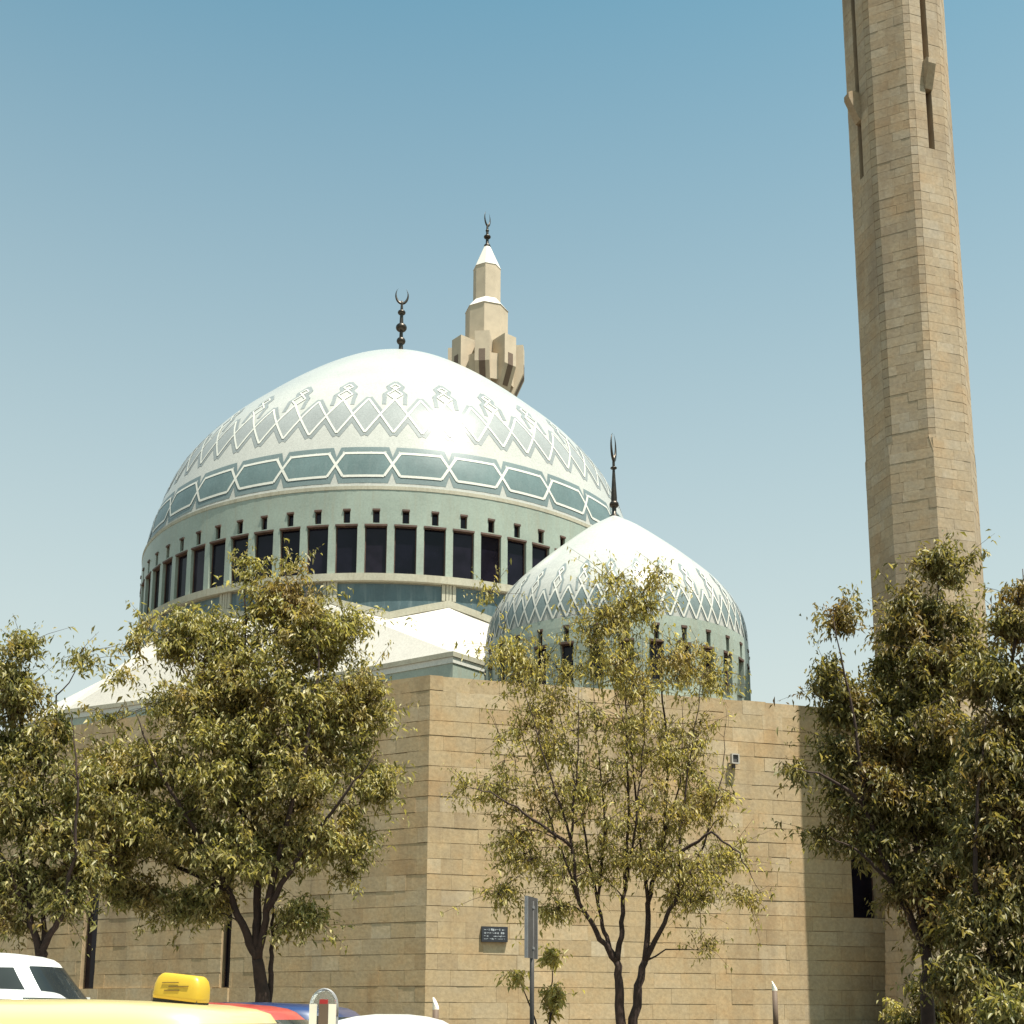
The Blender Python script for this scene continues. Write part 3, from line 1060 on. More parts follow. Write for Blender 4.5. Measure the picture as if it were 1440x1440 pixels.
for c in cand:
    z, fi, a, b, k, view = c
    if fi >= 100:
        az = AZN[fi - 100] + 22.5
        nrm, tan = dirn(az), dirn(az + 90)
        p = MC + dirn(AZN[fi - 100]) * APO + dirn(AZN[fi - 100] + 90) * (HALF - CUT)
        q = MC + dirn(AZN[fi - 100] + 45) * APO - dirn(AZN[fi - 100] + 135) * (HALF - CUT)
        e = (q - p)
        L = e.length
        e.normalize()
        mid = (p + q) / 2
        dist = (mid - MC).length
        segs = [(-L / 2 + 0.01, L / 2 - 0.01)] 
        for s0, s1 in segs:
            if s1 - s0 < 0.03: continue
            cc = MC + nrm * (dist - 0.03) + tan * (s0 + s1) / 2 + Vector((0, 0, z + mc_h / 2))
            rot = Matrix((tan, nrm, Vector((0, 0, 1)))).transposed().to_4x4()
            Mx = Matrix.Translation(cc) @ rot @ Matrix.Diagonal((s1 - s0, 0.06, mc_h - 0.028, 1))
            rest.add([Mx @ v.co for v in MBLK.vertices], BOXF)
        continue
    Mx = block_matrix(z, AZN[fi], a, b, k)
    if id(c) in chosen:
        inst('stone_block', MBLK, mina, Mx)
    else:
        rest.add([Mx @ v.co for v in MBLK.vertices], BOXF)
o = rest.build('stone_blocks_above', M['minaret'], mina)
o['kind'] = 'stuff'
# stone brackets bridging the corner grooves, dark back of the grooves
for fi, zbk in ((0, 43.5), (2, 42.9), (6, 43.5), (4, 42.9)):
    az = AZN[fi]
    nrm, tan = dirn(az), dirn(az + 90)
    dist = APO
    b = MB()
    prof = [(-0.25, -0.95), (0.05, -0.95), (0.42, 0.15), (0.42, 0.40), (0.30, 0.52), (-0.25, 0.52)]
    vs = []
    for s in (-0.20, 0.20):
        for (o_, h_) in prof:
            p = MC + nrm * (dist + o_ * (1.5 if fi == 2 and o_ > 0 else 1.0)) + tan * s
            vs.append(Vector((p.x, p.y, zbk + h_)))
    n = len(prof)
    b.add(vs, [tuple(range(n)), tuple(range(2 * n - 1, n - 1, -1))] + [(i, n + i, n + (i + 1) % n, (i + 1) % n) for i in range(n)])
    b.build('groove_bracket', M['minaret'], mina)

# ------------------------------------------------------------------ far minaret behind the dome
FC = (-2.72, 118.0)
far = thing('minaret', 'distant slender minaret with white collars behind the great dome', 'minaret', (FC[0], FC[1], -0.5))
def octo(r, n=8, ph=22.5 + 162.5):
    return [(FC[0] + r * math.sin(R(ph + 360 / n * i)), FC[1] + r * math.cos(R(ph + 360 / n * i))) for i in range(n)]
def frus(mb, r0, r1, z0, z1):
    a, b = octo(r0), octo(r1)
    n = 8
    vs = [Vector((p[0], p[1], z0)) for p in a] + [Vector((p[0], p[1], z1)) for p in b]
    mb.add(vs, [(i, (i + 1) % n, n + (i + 1) % n, n + i) for i in range(n)] + [tuple(reversed(range(n))), tuple(range(n, 2 * n))])
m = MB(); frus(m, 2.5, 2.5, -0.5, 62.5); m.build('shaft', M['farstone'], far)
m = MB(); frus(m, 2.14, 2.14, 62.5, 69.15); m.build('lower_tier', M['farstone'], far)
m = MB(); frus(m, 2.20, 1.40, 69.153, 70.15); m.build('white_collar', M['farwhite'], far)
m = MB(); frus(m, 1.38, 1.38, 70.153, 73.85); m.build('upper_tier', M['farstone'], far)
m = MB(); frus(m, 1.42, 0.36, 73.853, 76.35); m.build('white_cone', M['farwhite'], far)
for k in range(8):
    az = 162.5 + 45 * k + 22.5
    nrm, tan = dirn(az), dirn(az + 90)
    prof = [(1.9, 65.1), (3.75, 65.1), (3.75, 62.0), (2.4, 58.9), (1.9, 58.9)]
    b = MB()
    vs = []
    for s in (-0.72, 0.72):
        for (o_, h_) in prof:
            p = Vector((FC[0], FC[1], 0)) + nrm * o_ + tan * s
            vs.append(Vector((p.x, p.y, h_)))
    n = len(prof)
    b.add(vs, [tuple(range(n)), tuple(range(2 * n - 1, n - 1, -1))] + [(i, n + i, n + (i + 1) % n, (i + 1) % n) for i in range(n)])
    cb = b.build('balcony_corbel', M['farstone'], far)
    # solid dark block painting an opening's shade on the lower face of each corbel
    q = MB()
    for s in (-0.25, 0.25):
        pass
    f0 = Vector((FC[0], FC[1], 0))
    vs = []
    for s in (-0.30, 0.30):
        for (o_, h_) in ((3.70, 63.2), (3.78, 63.2), (3.78, 61.95), (2.95, 60.1), (2.90, 60.15)):
            p = f0 + nrm * o_ + tan * s
            vs.append(Vector((p.x, p.y, h_)))
    q.add(vs, [tuple(range(5)), tuple(range(9, 4, -1))] + [(i, 5 + i, 5 + (i + 1) % 5, (i + 1) % 5) for i in range(5)])
    q.build('corbel_opening_shade', M['postdark'], cb)
m = MB(); frus(m, 3.1, 3.1, 60.6, 63.3); m.build('balcony_wall', M['farstone'], far)
finial(far, FC, 76.2, [(0.34, 0), (0.16, 0.5), (0.14, 1.6), (0.10, 2.6), (0.08, 2.75)],
       [(0.30, 0.34, 0.28), (1.35, 0.36, 0.20), (2.05, 0.18, 0.14)], (2.5, 0.50, 0.85, 0.14, R(52), 0.45))

# ------------------------------------------------------------------ trees
LEAF = {
    'olive': leaf_mat('olive_leaves', [(0.150, 0.146, 0.042), (0.275, 0.255, 0.082), (0.39, 0.345, 0.138), (0.54, 0.47, 0.24)], (0.29, 0.165, 0.07), 0.6, 0.45),
    'dark': leaf_mat('dark_leaves', [(0.095, 0.089, 0.028), (0.165, 0.150, 0.048), (0.25, 0.215, 0.080), (0.40, 0.34, 0.15)], (0.24, 0.120, 0.05), 0.65, 0.42),
    'young': leaf_mat('young_leaves', [(0.120, 0.124, 0.036), (0.21, 0.200, 0.062), (0.31, 0.275, 0.104), (0.45, 0.39, 0.18)], (0.25, 0.13, 0.05), 0.6, 0.42),
    'gold': leaf_mat('golden_leaves', [(0.225, 0.205, 0.066), (0.355, 0.312, 0.106), (0.45, 0.385, 0.15), (0.56, 0.485, 0.23)], (0.33, 0.21, 0.09), 0.55, 0.5),
}
def tree(name, label, Y, base, limbs, blobs, leafmat, seed, subs=8, leaves=14, leaf_len=0.105, spread=0.34, group=None, dshift=0.0, droop=0.70, dens=1.5):
    """limbs: list of (start radius, [(px, py, dy)...]); blobs: (px, py, rx, ry, clumps)"""
    rs = np.random.RandomState(seed)
    b0 = at(base[0], base[1], Y)
    b0.z = gz(Y) + 0.1
    root = thing(name, label, 'tree', b0, group)
    tm = MB()
    nodes, nrad = [], []
    for lb in limbs:
        r0, pts = lb[:2]
        end = lb[2] if len(lb) > 2 else 0.09
        P = []
        for (x, y, dy) in pts:
            q = at(x, y, Y + dy)
            if y >= 1439:
                q.z = gz(Y) - 0.05
            P.append(q)
        C = []
        for i in range(len(P) - 1):
            for k in range(5):
                C.append(P[i].lerp(P[i + 1], k / 5))
        C.append(P[-1])
        C = [c + Vector(rs.normal(0, 0.012, 3)) if 0 < i < len(C) - 1 else c for i, c in enumerate(C)]
        rad = [r0 * (1 - (1 - end) * (i / (len(C) - 1)) ** 0.9) for i in range(len(C))]
        tm.tube(C, [r_ * 0.9 for r_ in rad], 8)
        for c, r_ in zip(C, rad):
            nodes.append(c); nrad.append(r_)
    tm.build('trunk', M['bark'], root, True)
    # clump centres
    clumps = []
    for (x, y, rx, ry, n) in blobs:
        rx, ry = max(rx - 14, 5), max(ry - 12, 5)
        mpp = px_m(Y)
        for _ in range(max(1, int(n * dens + 0.5))):
            while True:
                u = rs.uniform(-1, 1, 3)
                if (u ** 2).sum() < 1:
                    break
            c = at(x + u[0] * rx, y + u[1] * ry, Y)
            c.y += u[2] * max(0.35, 0.85 * rx * mpp) + dshift
            clumps.append(c)
    NA = np.array([tuple(v) for v in nodes])
    NR = list(nrad)
    br = MB()
    order = sorted(range(len(clumps)), key=lambda i: ((NA - np.array(tuple(clumps[i]))) ** 2).sum(1).min())
    tips, tdir = [], []
    for i in order:
        c = np.array(tuple(clumps[i]))
        d = NA - c
        cost = np.sqrt((d ** 2).sum(1)) + 1.3 * np.maximum(0, d[:, 2] + 0.15)
        j = int(cost.argmin())
        p = NA[j]
        L = np.linalg.norm(c - p)
        mid = (p + c) / 2 + np.array([0, 0, 0.10 * L]) + rs.normal(0, 0.06 * L, 3)
        q1 = p * .25 + mid * .5 + c * .25
        r0 = min(NR[j] * 0.7, 0.010 + 0.009 * L)
        pts = [p, (p + mid) / 2 + rs.normal(0, 0.02 * L, 3), mid, (mid + c) / 2 + rs.normal(0, 0.03 * L, 3), c]
        rads = [r0, r0 * .85, r0 * .7, r0 * .5, 0.005]
        br.tube(pts, rads, 5)
        NA = np.vstack([NA] + [np.array(v)[None] for v in pts[1:]])
        NR += rads[1:]
        for s in range(subs):
            v = rs.normal(0, 1, 3)
            v /= np.linalg.norm(v)
            v[2] *= 0.75
            e = c + v * spread * min(2.1, rs.lognormal(-0.28, 0.48))
            tips.append((c + (pts[3] - c) * rs.uniform(0, .5), e))
    for a, e in tips:
        br.tube([a, (a + e) / 2 + np.array([0, 0, 0.03]), e], [0.005, 0.004, 0.002], 3)
    br.build('branches', M['bark'], root, True)['kind'] = 'stuff'
    # leaves
    nt_ = len(tips)
    A = np.repeat(np.array([t[0] for t in tips]), leaves, 0)
    E = np.repeat(np.array([t[1] for t in tips]), leaves, 0)
    n = nt_ * leaves
    f = rs.uniform(0.15, 1.08, (n, 1))
    B = A + (E - A) * f + rs.normal(0, 0.045, (n, 3))
    az = rs.uniform(0, 2 * np.pi, n)
    dn = np.clip(rs.normal(droop, 0.35, n), -0.5, 1.4)
    D = np.stack([np.cos(az) * np.cos(dn), np.sin(az) * np.cos(dn), -np.sin(dn)], 1)
    S = np.stack([-np.sin(az), np.cos(az), np.zeros(n)], 1)
    roll = rs.normal(0, 0.7, n)[:, None]
    Nn = np.cross(D, S)
    S2 = S * np.cos(roll) + Nn * np.sin(roll)
    N2 = np.cross(D, S2)
    ln = (leaf_len * np.clip(rs.lognormal(0, 0.33, n), 0.45, 1.9))[:, None]
    wd = ln * rs.uniform(0.14, 0.20, n)[:, None]
    bend = ln * 0.10
    m1 = B + D * ln * 0.45 + N2 * bend
    V = np.empty((n, 4, 3))
    V[:, 0] = B
    V[:, 1] = m1 - S2 * wd + N2 * wd * 0.35
    V[:, 2] = B + D * ln - np.array([0, 0, 1]) * ln * 0.12
    V[:, 3] = m1 + S2 * wd + N2 * wd * 0.35
    V -= np.array(tuple(b0))
    me = bpy.data.meshes.new('crown')
    me.vertices.add(n * 4)
    me.vertices.foreach_set('co', V.reshape(-1).astype(np.float32))
    idx = np.arange(n)[:, None] * 4 + np.array([[0, 1, 2, 0, 2, 3]])
    me.loops.add(n * 6)
    me.loops.foreach_set('vertex_index', idx.reshape(-1).astype(np.int32))
    me.polygons.add(n * 2)
    me.polygons.foreach_set('loop_start', np.arange(0, n * 6, 3, dtype=np.int32))
    me.polygons.foreach_set('loop_total', np.full(n * 2, 3, dtype=np.int32))
    me.materials.append(leafmat)
    me.update()
    me.validate()
    o = link(bpy.data.objects.new('crown', me), root)
    o['kind'] = 'stuff'
    return root

tree('street_tree', 'slender twin-stemmed street tree with thin golden-green crown before the sunlit wall', 21.0, (884, 1450),
     [(0.105, [(876, 1450, 0), (871, 1395, 0), (867, 1352, 0)], 0.62), (0.100, [(886, 1450, 0), (896, 1395, 0.05), (907, 1352, 0.1)], 0.62),
      (0.060, [(867, 1352, 0), (838, 1312, -0.2), (815, 1270, -0.3), (803, 1180, -0.5), (770, 1080, -0.6), (735, 960, -0.7)]),
      (0.050, [(866, 1350, 0), (850, 1310, 0.1), (840, 1270, 0.3), (824, 1180, 0.5), (800, 1060, 0.7), (775, 940, 0.7)]),
      (0.060, [(868, 1350, 0), (873, 1310, 0), (878, 1250, 0.1), (884, 1150, 0), (880, 1000, 0), (868, 870, 0.1)]),
      (0.060, [(907, 1352, 0.1), (912, 1270, 0.2), (930, 1200, 0.3), (938, 1090, 0.4), (930, 960, 0.5), (915, 850, 0.5)]),
      (0.055, [(907, 1352, 0.1), (930, 1305, -0.1), (952, 1262, -0.2), (956, 1180, -0.3), (968, 1080, -0.4), (990, 940, -0.5)]),
      (0.040, [(912, 1272, 0.2), (902, 1200, 0.3), (888, 1060, 0.4), (850, 920, 0.6)]),
      (0.030, [(815, 1270, -0.3), (790, 1200, -0.2), (752, 1090, 0.2), (722, 985, 0.3)]),
      (0.030, [(840, 1270, 0.3), (850, 1180, 0.2), (842, 1060, 0.0), (830, 925, -0.2)]),
      (0.030, [(878, 1250, 0.1), (895, 1160, -0.3), (905, 1040, -0.4), (903, 890, -0.4)]),
      (0.030, [(930, 1200, 0.3), (955, 1100, 0.6), (962, 975, 0.7)]),
      (0.028, [(952, 1262, -0.2), (990, 1190, 0.0), (1015, 1090, 0.1), (1022, 1000, 0.1)]),
      (0.028, [(803, 1180, -0.5), (812, 1080, -0.7), (815, 955, -0.8)]),
      (0.035, [(803, 1190, -0.5), (750, 1150, -0.6), (690, 1115, -0.8), (650, 1102, -0.8)]),
      (0.035, [(955, 1200, -0.3), (1000, 1170, -0.6), (1040, 1200, -0.7), (1070, 1255, -0.7)])],
     [(715, 915, 32, 38, 5), (760, 955, 70, 60, 10), (850, 870, 55, 45, 8), (900, 850, 50, 35, 6), (870, 945, 100, 60, 14), (965, 925, 50, 45, 7), (1000, 955, 35, 35, 4),
      (740, 1045, 65, 55, 9), (860, 1045, 110, 65, 15), (970, 1045, 65, 65, 9), (690, 1110, 45, 25, 4), (780, 1130, 85, 55, 10), (900, 1140, 100, 55, 13), (1005, 1130, 45, 45, 6),
      (730, 1195, 55, 45, 8), (820, 1215, 80, 45, 10), (940, 1205, 85, 45, 11), (1015, 1215, 45, 40, 6), (1055, 1265, 22, 20, 2), (705, 1255, 25, 22, 3), (770, 1278, 35, 20, 4),
      (965, 1262, 45, 20, 5), (690, 830, 16, 8, 1), (925, 812, 18, 8, 2), (862, 820, 18, 10, 2), (650, 1105, 12, 10, 1), (990, 1335, 8, 14, 1)],
     LEAF['gold'], 4, subs=7, leaves=11, spread=0.54, leaf_len=0.078, droop=0.85, dens=2.1)
tree('street_tree', 'broad dense street tree with drooping olive crown before the shaded wall', 20.0, (368, 1450),
     [(0.16, [(372, 1450, 0), (369, 1400, 0), (362, 1350, 0)], 0.62),
      (0.060, [(376, 1450, 0.05), (380, 1370, 0.1), (384, 1335, 0.1), (382, 1290, 0.2), (390, 1180, 0.4), (420, 1050, 0.5)]),
      (0.090, [(362, 1350, 0), (345, 1312, -0.1), (320, 1250, -0.2), (270, 1160, -0.5), (220, 1080, -0.8), (190, 1000, -0.8)]),
      (0.095, [(362, 1350, 0), (362, 1290, 0), (360, 1180, 0.1), (350, 1050, 0.1), (345, 930, 0), (345, 790, 0)]),
      (0.075, [(363, 1350, 0), (375, 1280, -0.2), (400, 1170, -0.4), (430, 1050, -0.6), (450, 930, -0.6), (430, 830, -0.4)]),
      (0.060, [(375, 1280, -0.2), (430, 1190, -0.5), (490, 1110, -0.8), (530, 1060, -0.9)]),
      (0.060, [(320, 1250, -0.2), (250, 1220, 0.4), (190, 1180, 0.6)]),
      (0.050, [(360, 1180, 0.1), (300, 1060, 0.7), (260, 950, 0.9), (225, 880, 0.8)])],
     [(392, 850, 50, 32, 9), (346, 788, 7, 14, 1), (352, 815, 8, 12, 1), (412, 800, 6, 12, 1), (420, 830, 10, 12, 1), (300, 900, 75, 45, 16), (435, 895, 85, 50, 20), (245, 905, 22, 30, 3), (292, 985, 85, 60, 24), (400, 980, 120, 75, 34), (500, 1000, 45, 55, 9),
      (520, 960, 25, 25, 3), (175, 1078, 65, 42, 13), (300, 1080, 130, 75, 36), (430, 1090, 115, 75, 32), (535, 1110, 22, 35, 4), (225, 1170, 110, 55, 26), (350, 1190, 110, 65, 30), (460, 1190, 70, 55, 15),
      (200, 1258, 35, 28, 5), (290, 1270, 60, 35, 9), (420, 1290, 45, 25, 6), (165, 1010, 16, 10, 1), (176, 958, 12, 10, 1), (190, 872, 10, 16, 1), (190, 905, 8, 10, 1), (500, 870, 22, 30, 2), (165, 1235, 35, 40, 5), (140, 1130, 45, 50, 8), (150, 1190, 45, 40, 7)],
     LEAF['olive'], 9, subs=11, leaves=19, spread=0.48, leaf_len=0.086, dens=1.4)
tree('street_tree', 'loose young street tree at the left edge beside the white cars', 18.5, (62, 1450),
     [(0.14, [(63, 1450, 0), (60, 1380, 0), (58, 1352, 0)], 0.62),
      (0.070, [(58, 1352, 0), (45, 1300, 0), (30, 1200, 0.1), (28, 1050, 0), (25, 900, 0)]),
      (0.065, [(58, 1352, 0), (72, 1310, -0.1), (90, 1280, -0.2), (105, 1200, -0.4), (110, 1100, -0.5), (100, 1010, -0.5)]),
      (0.045, [(60, 1345, 0), (62, 1250, 0.3), (60, 1100, 0.5), (80, 980, 0.6), (120, 925, 0.6)]),
      (0.040, [(40, 1290, 0), (0, 1200, -0.3), (-40, 1100, -0.4)])],
     [(35, 912, 24, 30, 4), (10, 948, 28, 38, 5), (28, 978, 38, 42, 8), (122, 930, 8, 20, 1), (75, 1022, 30, 30, 4), (35, 1060, 75, 50, 15), (-40, 1050, 40, 90, 10), (110, 1100, 60, 55, 12), (30, 1150, 70, 55, 16),
      (95, 1190, 65, 55, 14), (30, 1240, 65, 45, 12), (90, 1270, 45, 28, 6), (120, 1230, 25, 30, 4), (-40, 1200, 50, 80, 10), (10, 1290, 30, 20, 3)],
     LEAF['young'], 17, subs=9, leaves=16, spread=0.42, leaf_len=0.084)
tree('street_tree', 'dense dark street tree in front of the tall minaret', 19.0, (1300, 1450),
     [(0.13, [(1302, 1450, 0), (1305, 1390, 0), (1300, 1330, 0)], 0.62),
      (0.075, [(1300, 1330, 0), (1290, 1230, 0), (1285, 1100, 0.1), (1300, 950, 0), (1325, 790, 0)]),
      (0.070, [(1302, 1335, 0), (1260, 1250, -0.2), (1215, 1130, -0.4), (1200, 1000, -0.5), (1172, 870, -0.5)]),
      (0.060, [(1303, 1340, 0), (1330, 1250, 0.2), (1340, 1120, 0.4), (1350, 980, 0.4), (1365, 870, 0.4)]),
      (0.045, [(1260, 1250, -0.2), (1215, 1200, -0.5), (1165, 1175, -0.6)]),
      (0.040, [(1215, 1130, -0.4), (1160, 1090, -0.6), (1115, 1080, -0.7)])],
     [(1318, 792, 22, 28, 4), (1345, 800, 22, 20, 2), (1275, 840, 14, 25, 2), (1300, 880, 70, 40, 13), (1178, 872, 24, 20, 3), (1160, 960, 22, 25, 3), (1200, 1000, 50, 50, 11), (1290, 950, 85, 55, 21), (1290, 1040, 100, 65, 30),
      (1175, 1060, 30, 35, 4), (1225, 1110, 75, 55, 19), (1320, 1130, 90, 65, 28), (1165, 1172, 22, 18, 2), (1120, 1088, 12, 15, 1), (1225, 1185, 45, 36, 9), (1310, 1220, 85, 55, 22), (1340, 1300, 60, 50, 11), (1262, 1262, 22, 20, 2), (1370, 930, 35, 40, 6)],
     LEAF['dark'], 29, subs=11, leaves=20, spread=0.40, leaf_len=0.085)
tree('street_tree', 'overlapping dark street tree at the right edge of the picture', 17.0, (1395, 1450),
     [(0.12, [(1392, 1450, 0), (1388, 1390, 0), (1395, 1320, 0)], 0.62),
      (0.070, [(1395, 1320, 0), (1405, 1200, 0), (1410, 1050, 0), (1428, 880, 0), (1438, 800, 0)]),
      (0.060, [(1394, 1325, 0), (1370, 1250, -0.2), (1375, 1120, -0.3), (1390, 980, -0.3)]),
      (0.060, [(1396, 1325, 0), (1440, 1250, 0.2), (1480, 1120, 0.3), (1490, 980, 0.3)])],
     [(1436, 825, 12, 32, 2), (1425, 880, 30, 30, 5), (1400, 950, 45, 45, 10), (1450, 1000, 50, 80, 18), (1400, 1060, 55, 60, 16), (1430, 1140, 70, 70, 24), (1380, 1180, 50, 50, 11), (1430, 1250, 70, 70, 22), (1375, 1290, 60, 45, 12),
      (1420, 1360, 60, 50, 13), (1350, 1370, 45, 40, 9), (1480, 1180, 50, 120, 20)],
     LEAF['dark'], 41, subs=11, leaves=20, spread=0.38, leaf_len=0.085)

def shrub(name, label, Y, base, stems, blobs, mat, seed, **kw):
    r_ = tree(name, label, Y, base, stems, blobs, mat, seed, **kw)
    r_['category'] = 'shrub'
    for ch in r_.children:
        if ch.name.startswith('trunk'):
            ch.name = 'stem'
    return r_
shrub('shrub', 'small wispy shrub beside the sign post at the foot of the wall', 23.0, (775, 1452),
      [(0.03, [(772, 1450, 0), (776, 1390, 0), (780, 1335, 0)]), (0.025, [(770, 1450, 0), (740, 1400, 0), (722, 1362, 0)])],
      [(778, 1400, 22, 40, 6), (772, 1345, 8, 22, 2), (726, 1372, 14, 14, 2), (782, 1350, 8, 20, 1)], LEAF['gold'], 51, subs=6, leaves=9, spread=0.24)
shrub('shrub', 'dark leafy shrub filling the space under the minaret trees', 20.5, (1310, 1452),
      [(0.05, [(1310, 1450, 0), (1305, 1400, 0), (1300, 1360, 0)]), (0.04, [(1312, 1450, 0), (1340, 1400, 0)])],
      [(1310, 1400, 45, 45, 16), (1350, 1420, 40, 30, 9), (1285, 1440, 30, 20, 4)], LEAF['dark'], 52, subs=8, leaves=14)
shrub('shrub', 'bright yellow-green shrub in the lower right corner', 15.0, (1410, 1460),
      [(0.03, [(1405, 1450, 0), (1402, 1400, 0)]), (0.03, [(1408, 1450, 0), (1430, 1400, 0)])],
      [(1400, 1420, 16, 30, 4), (1432, 1420, 18, 40, 5)], LEAF['young'], 53, subs=7, leaves=12, spread=0.22)
shrub('shrub', 'low green sprig at the foot of the minaret', 22.0, (1255, 1460),
      [(0.02, [(1256, 1450, 0), (1258, 1410, 0)])],
      [(1258, 1422, 12, 22, 3)], LEAF['gold'], 54, subs=6, leaves=10, spread=0.2)

# ------------------------------------------------------------------ cars
def sup(a, b, p, ang):
    c, s = math.cos(ang), math.sin(ang)
    return (a * math.copysign(abs(c) ** (2 / p), c), b * math.copysign(abs(s) ** (2 / p), s))
def make_car(name, label, loc, yaw, paint_m, L=4.4, Wd=1.70, H=1.43, belt=0.92, cab=(-1.75, 1.05), roof=(-1.20, 0.35), group=None, roofdome=0.05, p_c=5.0):
    """front towards local +x; cab = belt-line extent, roof = roof extent"""
    root = thing(name, label, 'car', loc, group)
    root.rotation_euler = (0, 0, yaw)
    n = 72
    def local(nm, vs, fs, mat, par=None, smooth=True):
        me = mesh(nm, vs, fs, mat, smooth)
        return link(bpy.data.objects.new(nm, me), par or root)
    angs = [2 * math.pi * i / n for i in range(n)]
    # lower body
    rings = [(0.20, .93, .90), (0.30, .985, .97), (0.50, 1.0, 1.0), (0.68, .995, 1.0), (0.80, .975, .985), (belt - 0.06, .955, .965), (belt - 0.015, .93, .945), (belt, .88, .90)]
    vs, fs = [], []
    for (z, a, b) in rings:
        for t in angs:
            x, y = sup(L / 2 * a, Wd / 2 * b, 6, t)
            drop = 0.12 * max(0, (x - 0.6) / (L / 2 - 0.6)) ** 1.5 if z > 0.7 else 0
            vs.append((x, y, z - drop))
    for j in range(len(rings) - 1):
        for i in range(n):
            k = (i + 1) % n
            fs.append((j * n + i, j * n + k, (j + 1) * n + k, (j + 1) * n + i))
    fs.append(tuple((len(rings) - 1) * n + i for i in range(n)))
    body = local('body', vs, fs, paint_m)
    # cabin
    def G(t, ang, off=0.0):
        xb0, xb1 = cab
        xr0, xr1 = roof
        w0, w1 = Wd / 2 * 0.90, Wd / 2 * 0.70
        ft = t + 0.10 * t * (1 - t)
        cx = (xb0 + xb1) / 2 * (1 - ft) + (xr0 + xr1) / 2 * ft
        a = ((xb1 - xb0) * (1 - ft) + (xr1 - xr0) * ft) / 2
        b = w0 * (1 - t) + w1 * t + 0.03 * t * (1 - t)
        x, y = sup(a + off, b + off, p_c, ang)
        return (cx + x, y, belt - 0.03 + (H - roofdome - belt + 0.03) * t)
    vs, fs = [], []
    T_ = [0, .2, .4, .6, .8, .93, 1.0]
    for t in T_:
        vs += [G(t, a) for a in angs]
    base_t = len(T_)
    for sc, dz in ((0.93, 0.35), (0.8, 0.62), (0.55, 0.85), (0.25, 0.98)):
        cx = (roof[0] + roof[1]) / 2
        for a in angs:
            x, y, z = G(1.0, a)
            vs.append((cx + (x - cx) * sc, y * sc, z + roofdome * dz))
    tot = base_t + 4
    for j in range(tot - 1):
        for i in range(n):
            k = (i + 1) % n
            fs.append((j * n + i, j * n + k, (j + 1) * n + k, (j + 1) * n + i))
    fs.append(tuple((tot - 1) * n + i for i in range(n)))
    cabin = local('cabin', vs, fs, paint_m)
    def pane(nm, a0, a1, t0, t1, slant0=0.0, slant1=0.0):
        vs, fs = [], []
        nu, nv = 14, 5
        for j in range(nv + 1):
            t = t0 + (t1 - t0) * j / nv
            for i in range(nu + 1):
                aa0, aa1 = a0 + slant0 * j / nv, a1 + slant1 * j / nv
                vs.append(G(t, R(aa0 + (aa1 - aa0) * i / nu), 0.012))
        q = nu + 1
        for j in range(nv):
            for i in range(nu):
                fs.append((j * q + i, j * q + i + 1, (j + 1) * q + i + 1, (j + 1) * q + i))
        return local(nm, vs, fs, M['carglass'], cabin)
    pane('windscreen', -39, 39, 0.10, 0.90)
    pane('rear_window', 143, 217, 0.14, 0.90)
    for s in (1, -1):
        for (a0, a1, s0, s1) in ((53, 87, 4, 0), (92, 128, 0, -5)):
            if s < 0:
                a0, a1, s0, s1 = -a1, -a0, -s1, -s0
            pane('side_window', a0, a1, 0.13, 0.86, s0, s1)
    wp = [(0.02, -0.09), (0.30, -0.09), (0.315, -0.06), (0.315, 0.06), (0.30, 0.09), (0.02, 0.09)]
    for x in (-L * 0.29, L * 0.31):
        for s in (1, -1):
            mbw = MB().lathe(wp, 24)
            rot = Matrix.Rotation(math.pi / 2, 3, 'X')
            w_ = local('wheel', [rot @ v + Vector((x, s * (Wd / 2 - 0.09), 0.315)) for v in mbw.v], mbw.f, M['rubber'])
            mbr = MB().lathe([(0.02, -0.10), (0.19, -0.10), (0.20, -0.08), (0.20, 0.08), (0.19, 0.10), (0.02, 0.10)], 20)
            local('rim', [rot @ v + Vector((x, s * (Wd / 2 - 0.085), 0.315)) for v in mbr.v], mbr.f, M['chrome'], w_)
    for s in (1, -1):
        b = MB().box((L / 2 - 0.08, s * Wd * 0.34, 0.62), (0.14, 0.32, 0.14))
        local('headlight', b.v, b.f, M['chrome'], None, False)
        b = MB().box((-L / 2 + 0.07, s * Wd * 0.35, 0.68), (0.14, 0.26, 0.16))
        local('tail_light', b.v, b.f, M['lampred'], None, False)
        b = MB().box((cab[1] - 0.35, s * (Wd / 2 + 0.06), belt + 0.02), (0.10, 0.16, 0.11))
        local('door_mirror', b.v, b.f, paint_m, None, False)
    return root

def car_at(px, Y):
    p = at(px, 1428, Y)
    return Vector((p.x, Y, gz(Y) + 0.004))
taxi = make_car('taxi', 'yellow taxi in the lower left foreground, only its roof in view', car_at(120, 7.2), R(-12), M['yellow'], H=1.475, cab=(-1.85, 1.35), roof=(-1.25, 0.95), roofdome=0.075)
make_car('parked_car', 'red car roof just behind the yellow taxi', car_at(290, 9.3), R(-10), M['red'], H=1.485, roof=(-1.1, 0.55), cab=(-1.7, 1.3), roofdome=0.07)
make_car('parked_car', 'dark blue car parked between the red car and the parking meter', car_at(396, 11.0), R(-8), M['blue'], H=1.45, roof=(-1.1, 0.55), cab=(-1.7, 1.25), roofdome=0.07)
make_car('parked_car', 'white car roof low beside the parking meter', car_at(616, 9.2), R(-8), M['white'], H=1.405, roof=(-0.72, 0.06), cab=(-1.5, 0.9), roofdome=0.12)
make_car('parked_car', 'white car at the left edge with its windscreen below the tree', car_at(-14, 17.0), R(-4), M['white'], H=1.56, cab=(-1.7, 1.22), roof=(-1.3, 0.78), roofdome=0.14, p_c=3.6)
